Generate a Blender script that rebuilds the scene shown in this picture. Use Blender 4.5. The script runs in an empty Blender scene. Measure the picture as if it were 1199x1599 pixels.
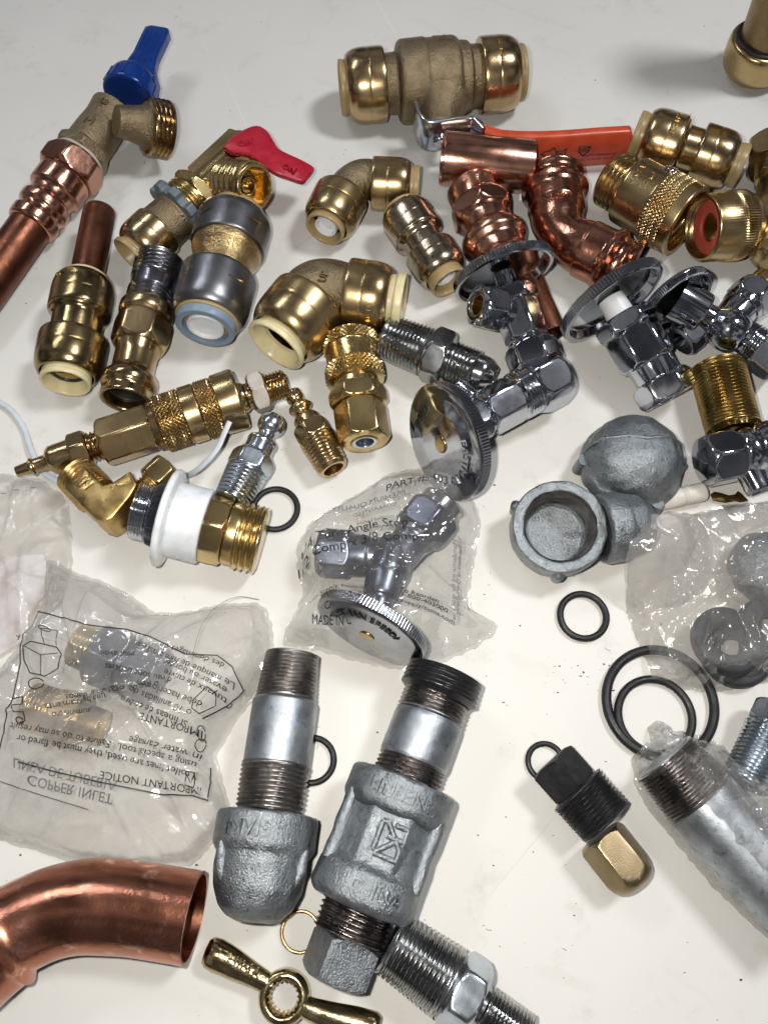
import bpy, math, random
import numpy as np
from mathutils import Vector, Matrix, noise
R = math.radians
SC = bpy.context.scene
# ---------------------------------------------------------------- camera, light, exposure
FPX, TILT, CAMH = 1300.0, R(23.0), 315.0          # focal length in photo pixels, tilt from straight down, height in mm
MM = 0.001
cam = bpy.data.objects.new('camera', bpy.data.cameras.new('camera'))
SC.collection.objects.link(cam); SC.camera = cam
cam.location = (0, 0, CAMH*MM); cam.rotation_euler = (TILT, 0, 0)
cam.data.sensor_fit = 'VERTICAL'; cam.data.sensor_height = 24.0
cam.data.lens = FPX/1599.0*24.0
cam.data.clip_start = 0.01; cam.data.clip_end = 20.0
SC.view_settings.view_transform = 'Standard'; SC.view_settings.look = 'None'
SC.view_settings.exposure = 0.0; SC.view_settings.gamma = 1.0
SC.view_settings.use_curve_mapping = False
SC.cycles.transparent_max_bounces = 24
SC.cycles.max_bounces = 10
SC.cycles.caustics_reflective = False; SC.cycles.caustics_refractive = False
SC.cycles.sample_clamp_indirect = 6.0

world = bpy.data.worlds.new('World'); SC.world = world; world.use_nodes = True
wn = world.node_tree; wn.nodes.clear()
wo = wn.nodes.new('ShaderNodeOutputWorld'); wb = wn.nodes.new('ShaderNodeBackground')
wt = wn.nodes.new('ShaderNodeTexCoord'); wz = wn.nodes.new('ShaderNodeTexNoise'); wr = wn.nodes.new('ShaderNodeValToRGB')
wz.inputs['Scale'].default_value = 3.1; wz.inputs['Detail'].default_value = 5.0
wr.color_ramp.elements[0].position = 0.47; wr.color_ramp.elements[0].color = (0.055, 0.055, 0.062, 1)
wr.color_ramp.elements[1].position = 0.70; wr.color_ramp.elements[1].color = (0.50, 0.49, 0.50, 1)
wb.inputs['Strength'].default_value = 0.75
wn.links.new(wt.outputs['Generated'], wz.inputs['Vector']); wn.links.new(wz.outputs['Fac'], wr.inputs['Fac'])
wn.links.new(wr.outputs['Color'], wb.inputs['Color']); wn.links.new(wb.outputs['Background'], wo.inputs['Surface'])

def lamp(name, loc, target, power, sx, sy, col):
    d = bpy.data.lights.new(name, 'AREA'); d.shape = 'RECTANGLE'; d.size = sx; d.size_y = sy
    d.energy = power; d.color = col
    o = bpy.data.objects.new(name, d); SC.collection.objects.link(o)
    o.location = loc
    o.rotation_euler = (Vector(target)-Vector(loc)).to_track_quat('-Z', 'Y').to_euler()
    return o
lamp('ceiling_lamp', (0.50, 0.36, 0.95), (0, 0.13, 0), 5.9, 0.18, 0.18, (0.93, 0.96, 1.0))
lamp('added_streak_light', (-0.55, 0.75, 0.95), (0, 0.12, 0), 2.4, 0.50, 0.05, (0.85, 0.91, 1.0))  # added cool strip, put in to draw streak highlights on the metal
lamp('phone_flash', (-0.022, 0.012, 0.318), (0, 0.11, 0), 0.95, 0.009, 0.009, (1.0, 0.965, 0.90))

# ---------------------------------------------------------------- picture point -> table millimetres
CAM = Vector((0, 0, CAMH)); FW = Vector((0, math.sin(TILT), -math.cos(TILT))); UPV = Vector((0, math.cos(TILT), math.sin(TILT)))
def P(px, py, z=0.0):
    d = FW + Vector((1, 0, 0))*((px-599.5)/FPX) + UPV*((799.5-py)/FPX)
    return CAM + d*((z-CAMH)/d.z)
def mmpp(p): return (p-CAM).dot(FW)/FPX

# ---------------------------------------------------------------- axes, profiles, mesh builder
class Ax:
    """local frame of a turned part: z runs along the axis, x points up; t and r are given in photo pixels"""
    def __init__(s, A, B, zA, zB, uni=False, n=None):
        a, b = P(A[0], A[1], zA), P(B[0], B[1], zB)
        s.o = a; s.L = (b-a).length; s.Lp = math.hypot(B[0]-A[0], B[1]-A[1])
        s.z = (b-a).normalized(); fr = .955 if A[1] < 860 else .985; s.kA, s.kB = mmpp(a)*fr, mmpp(b)*fr
        if n: s.Lp = n
        s.kt = s.L/max(s.Lp, 1e-6)
        if uni: s.kt = s.kA; s.kB = s.kA
        s.t0 = 0.0; s.sg = 1.0; s._x()
    def _x(s):
        up = Vector((0, 0, 1))
        if abs(s.z.z) > 0.97: up = Vector((0, 1, 0))
        s.x = (up - s.z*up.dot(s.z)).normalized(); s.y = s.z.cross(s.x)
    def kr(s, t):
        if s.Lp < 1e-6 or s.kA == s.kB: return s.kA
        u = (s.t0+s.sg*t)/s.Lp
        return s.kA + (s.kB-s.kA)*min(max(u, -0.3), 1.3)
    def sub(s, t, flip=False):
        n = Ax.__new__(Ax); n.__dict__.update(s.__dict__)
        n.o = s.o + s.z*(t*s.kt); n.t0 = s.t0 + s.sg*t
        if flip: n.z = -s.z; n.y = -s.y; n.sg = -s.sg
        return n
    def M(s):
        return Matrix(((s.x.x, s.y.x, s.z.x, s.o.x), (s.x.y, s.y.y, s.z.y, s.o.y), (s.x.z, s.y.z, s.z.z, s.o.z), (0, 0, 0, 1)))
    def pt(s, t, r=0.0, a=0.0):
        k = s.kr(t)
        return s.o + s.z*(t*s.kt) + (s.x*math.cos(a)+s.y*math.sin(a))*(r*k)
def axd(p, d, k=None):
    """frame at a point (mm) with a direction, uniform scale k mm per pixel"""
    n = Ax.__new__(Ax); n.o = Vector(p); n.z = Vector(d).normalized(); n.kA = n.kB = n.kt = (mmpp(n.o) if k is None else k)
    n.Lp = 0; n.L = 0; n.t0 = 0; n.sg = 1; n._x(); return n

class Pr:
    def __init__(s): s.rows = []
    def c(s, pts, b=2.0):
        pts = [tuple(map(float, p)) for p in pts]; out = [pts[0]]
        for i in range(1, len(pts)-1):
            p0, p1, p2 = map(np.array, (pts[i-1], pts[i], pts[i+1]))
            l0, l1 = np.linalg.norm(p0-p1), np.linalg.norm(p2-p1)
            if l0 < 1e-6 or l1 < 1e-6: out.append(tuple(p1)); continue
            q0 = p1+(p0-p1)/l0*min(b, l0*.45); q2 = p1+(p2-p1)/l1*min(b, l1*.45)
            for u in (0, .33, .67, 1): out.append(tuple((1-u)**2*q0+2*u*(1-u)*p1+u*u*q2))
        out.append(pts[-1])
        for t, r in out: s.rows.append((t, (lambda th, r=r: np.full_like(th, r))))
        return s
    def hex(s, t0, t1, ap, n=6, ph=30.0, ch=0.5, end=(1, 1)):
        rc = ap/math.cos(math.pi/n); lo = ap*0.985
        L = abs(t1-t0); c = min((rc-ap)*ch*1.6+0.6, L*.4); sg = 1 if t1 > t0 else -1
        def f(cap):
            def g(th):
                a = np.mod(th-math.radians(ph), 2*math.pi/n)-math.pi/n
                return np.minimum(ap/np.cos(a), cap)
            return g
        if end[0]:
            for u in (0, .2, .45, .7, 1): s.rows.append((t0+sg*c*u, f(lo+(rc*1.001-lo)*u**.8)))
        else: s.rows.append((t0, f(rc*1.01)))
        if end[1]:
            for u in (1, .7, .45, .2, 0): s.rows.append((t1-sg*c*u, f(lo+(rc*1.001-lo)*u**.8)))
        else: s.rows.append((t1, f(rc*1.01)))
        return s
    def thr(s, t0, t1, r0, pitch, dep, r1=None, n=8, wob=0.0):
        r1 = r0 if r1 is None else r1
        N = max(4, int(abs(t1-t0)/pitch*n))
        for i in range(N+1):
            u = i/N; t = t0+(t1-t0)*u; r = r0+(r1-r0)*u
            fade = min(1, u*8+.15, (1-u)*8+.15)
            def g(th, t=t, r=r, fade=fade):
                x = np.mod(t/pitch - th/(2*math.pi), 1.0)
                tri = np.clip(np.abs(x-.5)*2*1.35-.12, 0, 1)
                w = wob*np.sin(th*3+t*.9) if wob else 0
                return r - dep*fade*tri + w
            s.rows.append((t, g))
        return s
    def kn(s, t0, t1, r, N, a, diamond=True, pitch=None):
        L = abs(t1-t0); n = max(8, int(L/1.0)) if diamond else 3
        pit = pitch or 2*math.pi*r/N
        for i in range(n+1):
            t = t0+(t1-t0)*i/n
            e = 0.3 if i in (0, n) else 1.0
            def g(th, t=t, e=e):
                q = th*N/(2*math.pi)
                if diamond:
                    A = np.abs(np.mod(q+t/pit, 1)-.5)*2; B = np.abs(np.mod(q-t/pit, 1)-.5)*2
                    return r + a*e*(np.minimum(A, B)*2-1)
                return r + a*e*(np.abs(np.mod(q, 1)-.5)*4-1)
            s.rows.append((t, g))
        return s
    def bore(s, t, r, depth, r2=None, b=1.0):
        """opening at t going back by depth (pixels, signed)"""
        s.c([(t, r), (t-depth, r2 or r), (t-depth, 0.5)], b); return s

class MB:
    def __init__(s): s.v = []; s.f = []
    def add(s, vs, fs):
        o = len(s.v); s.v.extend([tuple(v) for v in vs]); s.f.extend([tuple(i+o for i in f) for f in fs]); return s
    def rev(s, ax, pr, seg=96, caps=(True, True), flip=False):
        th = np.linspace(0, 2*math.pi, seg, endpoint=False)
        ct, st = np.cos(th), np.sin(th)
        o, x, y, z = (np.array(q) for q in (ax.o, ax.x, ax.y, ax.z))
        base = len(s.v); n = len(pr.rows)
        for t, g in pr.rows:
            r = g(th)*ax.kr(t)
            pts = o[None]+z[None]*(t*ax.kt)+(x[None]*ct[:, None]+y[None]*st[:, None])*r[:, None]
            s.v.extend(map(tuple, pts.tolist()))
        for i in range(n-1):
            a = base+i*seg; b = a+seg
            for j in range(seg):
                k = (j+1) % seg
                s.f.append((a+j, a+k, b+k, b+j))
        if caps[0]: s.f.append(tuple(base+j for j in reversed(range(seg))))
        if caps[1]: s.f.append(tuple(base+(n-1)*seg+j for j in range(seg)))
        return s
    def tube(s, pts, rads, seg=40, caps=True, flat=1.0, upv=None):
        pts = [Vector(p) for p in pts]; n = len(pts)
        if not hasattr(rads, '__len__'): rads = [rads]*n
        T = [(pts[min(i+1, n-1)]-pts[max(i-1, 0)]).normalized() for i in range(n)]
        u = Vector(upv or (0, 0, 1)); 
        if abs(u.dot(T[0])) > .95: u = Vector((0, 1, 0))
        X = (u-T[0]*u.dot(T[0])).normalized(); base = len(s.v)
        for i in range(n):
            X = (X-T[i]*X.dot(T[i])).normalized(); Y = T[i].cross(X)
            for j in range(seg):
                a = 2*math.pi*j/seg
                s.v.append(tuple(pts[i]+X*math.cos(a)*rads[i]*flat+Y*math.sin(a)*rads[i]))
        for i in range(n-1):
            for j in range(seg):
                k = (j+1) % seg; a = base+i*seg; b = a+seg
                s.f.append((a+j, a+k, b+k, b+j))
        if caps:
            s.f.append(tuple(base+j for j in reversed(range(seg)))); s.f.append(tuple(base+(n-1)*seg+j for j in range(seg)))
        return s
    def torus(s, c, Rm, r, normal=(0, 0, 1), seg=96, sg2=20):
        ax = axd(c, normal, 1.0); pts = [ax.o+(ax.x*math.cos(2*math.pi*i/seg)+ax.y*math.sin(2*math.pi*i/seg))*Rm for i in range(seg)]
        base = len(s.v)
        for i in range(seg):
            e = (pts[i]-ax.o).normalized()
            for j in range(sg2):
                a = 2*math.pi*j/sg2; s.v.append(tuple(pts[i]+e*math.cos(a)*r+ax.z*math.sin(a)*r))
        for i in range(seg):
            for j in range(sg2):
                a = base+i*sg2; b = base+((i+1) % seg)*sg2; k = (j+1) % sg2
                s.f.append((a+j, b+j, b+k, a+k))
        return s
    def slab(s, poly, up, th, bev=0.0):
        """poly: 3-D points (mm) of a flat or gently bent plate, extruded along up by th, edges rounded by bev"""
        up = Vector(up).normalized(); pts = [Vector(p) for p in poly]; c = sum(pts, Vector())/len(pts)
        area = sum((pts[i]-c).cross(pts[(i+1) % len(pts)]-c).dot(up) for i in range(len(pts)))
        if area < 0: pts.reverse()
        n = len(pts); inn = []
        for i in range(n):
            e = (pts[(i+1) % n]-pts[i-1]).normalized(); inn.append(up.cross(e))
        lv = [(0, bev), (bev*.35, bev*.3), (bev, 0), (th-bev, 0), (th-bev*.35, bev*.3), (th, bev)] if bev else [(0, 0), (th, 0)]
        base = len(s.v)
        for h, ins in lv:
            for p, q in zip(pts, inn): s.v.append(tuple(p+up*h+q*ins))
        for l in range(len(lv)-1):
            for i in range(n):
                j = (i+1) % n; a = base+l*n; b = a+n; s.f.append((a+i, a+j, b+j, b+i))
        s.f.append(tuple(base+i for i in reversed(range(n)))); s.f.append(tuple(base+(len(lv)-1)*n+i for i in range(n)))
        return s
    def ribbon(s, path, zlo, zhi, th):
        """upright strip of metal following a plan path (mm points)"""
        n = len(path); pts = [Vector((p[0], p[1], 0)) for p in path]; base = len(s.v)
        for i in range(n):
            T = (pts[min(i+1, n-1)]-pts[max(i-1, 0)]).normalized(); N = Vector((-T.y, T.x, 0)); h = th/2; b = min(th*.45, .8)
            lo, hi = zlo[i], zhi[i]
            for dn, z in ((-h+b, lo), (h-b, lo), (h, lo+b), (h, hi-b), (h-b, hi), (-h+b, hi), (-h, hi-b), (-h, lo+b)):
                s.v.append(tuple(pts[i]+N*dn+Vector((0, 0, z))))
        for i in range(n-1):
            for j in range(8):
                k = (j+1) % 8; a = base+i*8; b2 = a+8; s.f.append((a+j, b2+j, b2+k, a+k))
        s.f.append(tuple(base+j for j in range(8))); s.f.append(tuple(base+(n-1)*8+j for j in reversed(range(8))))
        return s
    def text(s, body, size, ext, mapper, mirror=False, sp=1.0):
        cu = bpy.data.curves.new('lettering', 'FONT'); cu.body = body; cu.size = size; cu.extrude = ext/2
        cu.align_x = 'CENTER'; cu.align_y = 'CENTER'; cu.space_character = sp; cu.resolution_u = 3
        ob = bpy.data.objects.new('lettering', cu); SC.collection.objects.link(ob)
        dg = bpy.context.evaluated_depsgraph_get(); me = bpy.data.meshes.new_from_object(ob.evaluated_get(dg))
        vs = [mapper(-v.co.x if mirror else v.co.x, v.co.y, v.co.z) for v in me.vertices]
        s.add(vs, [tuple(p.vertices) for p in me.polygons])
        bpy.data.objects.remove(ob); bpy.data.meshes.remove(me); bpy.data.curves.remove(cu); return s
    def build(s, name, mat, parent=None, ax=None, smooth=35, recalc=False):
        if ax is not None: M = ax.M() if isinstance(ax, Ax) else ax
        elif parent is not None: M = WM[parent.name].copy()
        else: M = Matrix.Identity(4)
        Mi = M.inverted()
        V = np.array(s.v, dtype=float); A = np.array(Mi)
        V = (V@A[:3, :3].T+A[:3, 3])*MM
        me = bpy.data.meshes.new(name); me.from_pydata(V.tolist(), [], s.f); me.validate()
        if recalc:
            import bmesh
            bm = bmesh.new(); bm.from_mesh(me); bmesh.ops.recalc_face_normals(bm, faces=bm.faces); bm.to_mesh(me); bm.free()
        me.materials.append(mat)
        if smooth is not None:
            me.shade_smooth(); me.set_sharp_from_angle(angle=R(smooth))
        o = bpy.data.objects.new(name, me); SC.collection.objects.link(o)
        W = M.copy(); W.translation = W.translation*MM
        if parent is not None:
            o.parent = parent; Wp = WM[parent.name].copy(); Wp.translation = Wp.translation*MM
            o.matrix_basis = Wp.inverted() @ W
        else: o.matrix_basis = W
        WM[o.name] = M
        return o
WM = {}
def rnoise(v): return noise.noise(v)
def cylmap(ax, r, t, ang, kz=1.0):
    """wraps flat lettering on a turned part: x runs round it, y back along it (all in mm)"""
    def f(x, y, z):
        k = ax.kr(t); rr = r*k
        a = ang + x/rr
        return ax.o+ax.z*(t*ax.kt+y)+(ax.x*math.cos(a)+ax.y*math.sin(a))*(rr+z)
    return f
def cylmapf(ax, r, t, ang):
    g = cylmap(ax, r, t, ang)
    return lambda x, y, z: g(-x, -y, z)
def cylmap2(ax, r, t, ang):
    """lettering that runs along the axis"""
    def f(x, y, z):
        k = ax.kr(t); rr = r*k
        a = ang + y/rr
        return ax.o+ax.z*(t*ax.kt+x)+(ax.x*math.cos(a)+ax.y*math.sin(a))*(rr+z)
    return f
def thing(name, label, cat, px, py, group=None, z=0.0):
    o = bpy.data.objects.new(name, None); SC.collection.objects.link(o)
    p = P(px, py, z); o.location = p*MM; o.empty_display_size = .01
    o['label'] = label; o['category'] = cat
    if group: o['group'] = group
    WM[o.name] = Matrix.Translation(p); return o
def tag(o, label, cat, group=None, kind=None):
    if label: o['label'] = label
    if cat: o['category'] = cat
    if group: o['group'] = group
    if kind: o['kind'] = kind
    return o
def rv(T, name, ax, pr, mat, seg=96, label=None, smooth=35):
    o = MB().rev(ax, pr, seg).build(name, mat, T, ax, smooth)
    if label: o['label'] = label
    return o

# ---------------------------------------------------------------- materials
def mat_base(name):
    m = bpy.data.materials.new(name); m.use_nodes = True; nt = m.node_tree
    return m, nt, nt.nodes['Principled BSDF']
def N(nt, typ, **kw):
    n = nt.nodes.new(typ)
    for k, v in kw.items():
        if k in n.inputs: n.inputs[k].default_value = v
        else: setattr(n, k, v)
    return n
def metal(name, c1, c2, rough=.25, rvar=.12, stain=180.0, stain_w=.25, bumps=((900, .03),), ring=0.0, metallic=1.0, spots=None, c3=None, c3pos=.62):
    m, nt, b = mat_base(name); L = nt.links.new
    tc = N(nt, 'ShaderNodeTexCoord')
    nz = N(nt, 'ShaderNodeTexNoise', Scale=stain, Detail=6.0, Roughness=.62); L(tc.outputs['Object'], nz.inputs['Vector'])
    cr = N(nt, 'ShaderNodeValToRGB'); cr.color_ramp.elements[0].position = .5-stain_w*.6; cr.color_ramp.elements[1].position = .5+stain_w*.6
    cr.color_ramp.elements[0].color = (*c2, 1); cr.color_ramp.elements[1].color = (*c1, 1)
    L(nz.outputs['Fac'], cr.inputs['Fac']); col = cr.outputs['Color']
    if c3:
        n3 = N(nt, 'ShaderNodeTexNoise', Scale=stain*2.3, Detail=8.0, Roughness=.7); L(tc.outputs['Object'], n3.inputs['Vector'])
        r3 = N(nt, 'ShaderNodeValToRGB'); r3.color_ramp.elements[0].position = c3pos-.05; r3.color_ramp.elements[1].position = c3pos+.05
        L(n3.outputs['Fac'], r3.inputs['Fac'])
        mx = N(nt, 'ShaderNodeMix', data_type='RGBA'); L(r3.outputs['Color'], mx.inputs['Factor']); L(col, mx.inputs['A']); mx.inputs['B'].default_value = (*c3, 1)
        col = mx.outputs['Result']
    L(col, b.inputs['Base Color']); b.inputs['Metallic'].default_value = metallic
    n2 = N(nt, 'ShaderNodeTexNoise', Scale=stain*.9, Detail=2.0); L(tc.outputs['Object'], n2.inputs['Vector'])
    mr = N(nt, 'ShaderNodeMapRange'); mr.inputs['To Min'].default_value = max(.03, rough-rvar); mr.inputs['To Max'].default_value = rough+rvar
    mr.inputs['From Min'].default_value = .3; mr.inputs['From Max'].default_value = .7
    L(n2.outputs['Fac'], mr.inputs['Value']); L(mr.outputs['Result'], b.inputs['Roughness'])
    prev = None
    for sc, st in bumps:
        t = N(nt, 'ShaderNodeTexNoise', Scale=float(sc), Detail=4.0, Roughness=.6); L(tc.outputs['Object'], t.inputs['Vector'])
        bp = N(nt, 'ShaderNodeBump', Strength=st); bp.inputs['Distance'].default_value = .6/sc
        L(t.outputs['Fac'], bp.inputs['Height'])
        if prev: L(prev.outputs['Normal'], bp.inputs['Normal'])
        prev = bp
    if ring:
        mp = N(nt, 'ShaderNodeMapping'); mp.inputs['Scale'].default_value = (30, 30, 5000); L(tc.outputs['Object'], mp.inputs['Vector'])
        t = N(nt, 'ShaderNodeTexNoise', Scale=1.0, Detail=2.0); L(mp.outputs['Vector'], t.inputs['Vector'])
        bp = N(nt, 'ShaderNodeBump', Strength=ring); bp.inputs['Distance'].default_value = .00006
        L(t.outputs['Fac'], bp.inputs['Height'])
        if prev: L(prev.outputs['Normal'], bp.inputs['Normal'])
        prev = bp
    if prev: L(prev.outputs['Normal'], b.inputs['Normal'])
    return m
def plastic(name, c, rough=.35, sss=0.0, bump=.05, bs=600, c2=None, scuff=None):
    m, nt, b = mat_base(name); L = nt.links.new
    tc = N(nt, 'ShaderNodeTexCoord'); t = N(nt, 'ShaderNodeTexNoise', Scale=float(bs), Detail=4.0); L(tc.outputs['Object'], t.inputs['Vector'])
    cr = N(nt, 'ShaderNodeValToRGB'); cr.color_ramp.elements[0].position = .3; cr.color_ramp.elements[1].position = .62
    d = c2 or tuple(x*.82 for x in c); cr.color_ramp.elements[0].color = (*d, 1); cr.color_ramp.elements[1].color = (*c, 1)
    t2 = N(nt, 'ShaderNodeTexNoise', Scale=160.0, Detail=6.0); L(tc.outputs['Object'], t2.inputs['Vector']); L(t2.outputs['Fac'], cr.inputs['Fac'])
    col = cr.outputs['Color']
    if scuff:
        t3 = N(nt, 'ShaderNodeTexNoise', Scale=420.0, Detail=8.0, Roughness=.75, Distortion=1.5); L(tc.outputs['Object'], t3.inputs['Vector'])
        r3 = N(nt, 'ShaderNodeValToRGB'); r3.color_ramp.elements[0].position = .66; r3.color_ramp.elements[1].position = .72; r3.color_ramp.elements[1].color = (.6, .6, .6, 1); L(t3.outputs['Fac'], r3.inputs['Fac'])
        mx = N(nt, 'ShaderNodeMix', data_type='RGBA'); L(r3.outputs['Color'], mx.inputs['Factor']); L(col, mx.inputs['A']); mx.inputs['B'].default_value = (*scuff, 1); col = mx.outputs['Result']
    L(col, b.inputs['Base Color'])
    mr = N(nt, 'ShaderNodeMapRange'); mr.inputs['To Min'].default_value = rough*.75; mr.inputs['To Max'].default_value = min(1, rough*1.3); mr.inputs['From Min'].default_value = .35; mr.inputs['From Max'].default_value = .65
    L(t2.outputs['Fac'], mr.inputs['Value']); L(mr.outputs[0], b.inputs['Roughness'])
    bp = N(nt, 'ShaderNodeBump', Strength=bump); bp.inputs['Distance'].default_value = .0004; L(t.outputs['Fac'], bp.inputs['Height']); L(bp.outputs['Normal'], b.inputs['Normal'])
    if sss:
        b.inputs['Subsurface Weight'].default_value = sss; b.inputs['Subsurface Radius'].default_value = (.003, .0025, .002); b.inputs['Subsurface Scale'].default_value = 1.0
    return m
BRA = metal('aged_brass', (.40, .30, .15), (.24, .17, .08), .21, .06, 80, .35, ((600, .02), (3500, .03)), ring=.35, c3=(.16, .11, .05), c3pos=.66)
BRS = metal('pale_brass', (.52, .43, .32), (.40, .31, .21), .20, .05, 80, .3, ((600, .012), (3500, .03)), ring=.5)
BR = metal('polished_brass', (.56, .41, .22), (.44, .31, .165), .215, .06, 70, .3, ((500, .012), (3500, .03)), ring=.35, c3=(.34, .235, .12), c3pos=.67)
BRY = metal('yellow_brass', (.60, .45, .21), (.50, .37, .165), .24, .06, 70, .3, ((600, .02), (3500, .04)), ring=.3)
BRG = metal('machined_brass', (.54, .395, .195), (.42, .30, .15), .27, .06, 80, .3, ((900, .025), (3000, .04)), ring=.25, c3=(.30, .20, .09), c3pos=.68)
CAST = metal('cast_bronze', (.36, .28, .17), (.22, .165, .10), .42, .10, 170, .35, ((1000, 1.0), (2600, .8)), c3=(.17, .13, .08), c3pos=.64)
FORG = metal('forged_brass', (.62, .43, .18), (.42, .28, .10), .33, .10, 150, .3, ((1800, .2),))
COP = metal('fitting_copper', (.56, .275, .19), (.38, .165, .105), .20, .06, 110, .35, ((200, .10), (900, .03), (3500, .04)), ring=.1)
COPN = metal('bright_copper', (.64, .34, .24), (.52, .25, .17), .20, .06, 90, .3, ((300, .04), (2600, .05)), ring=.2, c3=(.42, .17, .10), c3pos=.68)
COPO = metal('tarnished_copper', (.215, .085, .050), (.13, .050, .030), .40, .10, 110, .35, ((300, .1), (1500, .15)), c3=(.42, .15, .05), c3pos=.68)
SATC = metal('dull_chrome', (.20, .22, .27), (.12, .13, .17), .30, .08, 150, .3, ((900, .02),))
CHR = metal('chrome_plate', (.56, .58, .62), (.46, .48, .53), .085, .045, 150, .3, ((300, .012), (2500, .01)))
STL = metal('turned_steel', (.46, .47, .47), (.32, .32, .31), .2, .06, 120, .3, ((900, .015), (3000, .02)), ring=.2)
ZNC = metal('zinc_plate', (.60, .66, .72), (.44, .48, .52), .22, .06, 120, .3, ((600, .02),), ring=.2)
GAL = metal('galvanised_iron', (.37, .395, .41), (.25, .27, .285), .44, .10, 240, .35, ((330, .12), (1300, .95), (3500, .6)), c3=(.16, .175, .185), c3pos=.60)
GALP = metal('galvanised_pipe', (.50, .53, .56), (.27, .295, .32), .46, .12, 130, .35, ((500, .06), (2200, .3)), c3=(.22, .24, .26), c3pos=.61)
THRU = metal('rusty_thread', (.33, .32, .31), (.17, .155, .145), .40, .12, 200, .35, ((900, .2),), c3=(.20, .09, .05), c3pos=.62)
THST = metal('cut_thread', (.32, .30, .29), (.14, .12, .11), .30, .1, 200, .35, ((900, .3),), c3=(.10, .05, .035), c3pos=.6)
BLK = metal('black_iron', (.050, .048, .050), (.022, .021, .022), .40, .1, 300, .35, ((900, .5), (2600, .5)), metallic=.6)
NIP = metal('black_steel_nipple', (.34, .34, .37), (.16, .16, .18), .24, .05, 120, .35, ((900, .02),))
SST = metal('brushed_stainless', (.27, .27, .28), (.20, .20, .21), .33, .04, 130, .3, ((3000, .03),), ring=.3)
GOLD = metal('yellow_zinc_plate', (.62, .50, .27), (.32, .24, .12), .18, .08, 200, .4, ((350, .10), (1500, .08)))
TAN = plastic('tan_plastic', (.40, .28, .125), .38)
CRM = plastic('cream_plastic', (.74, .64, .37), .35, .15)
AMB = plastic('amber_insert', (.33, .22, .07), .35)
WHT = plastic('white_plastic', (.82, .82, .83), .38, .2)
WHM = plastic('milky_plastic', (.78, .80, .82), .32, .5)
BLG = plastic('blue_grey_plastic', (.21, .28, .36), .42)
NUTG = plastic('grey_locknut_plastic', (.13, .16, .18), .5)
BLU = plastic('blue_plastic', (.004, .036, .21), .22, bump=.10, bs=300, scuff=(.02, .09, .32))
REDH = plastic('red_plastic', (.43, .013, .033), .32, bump=.12, bs=400, scuff=(.20, .01, .02))
ORG = plastic('orange_vinyl', (.60, .075, .028), .36, bump=.08, bs=300, scuff=(.25, .03, .015))
RUB = plastic('black_rubber', (.007, .007, .008), .48, bump=.2, bs=900)
RUBW = plastic('washer_rubber', (.025, .026, .030), .6, bump=.3, bs=900)
INK = plastic('black_ink', (.012, .012, .012), .5)
DRK = plastic('black_seal_bore_shade', (.015, .013, .012), .5)  # black of the seals; inside bores the colour stands in for shade
REDW = plastic('red_washer_rubber', (.55, .09, .06), .45, bump=.2)
PAP = plastic('smudged_paper', (.72, .70, .72), .8, bump=.4, bs=260, c2=(.50, .42, .40))
TAPE = plastic('thread_tape', (.50, .46, .42), .6, bump=.3, bs=500, c2=(.40, .34, .28))
STRAP = plastic('white_strap_plastic', (.62, .66, .70), .45)
DOPE = plastic('black_cut_plastic', (.012, .012, .013), .3)
OCHRE = metal('dull_brass_clip', (.20, .13, .04), (.10, .06, .02), .4, .1, 300, .4)

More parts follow.
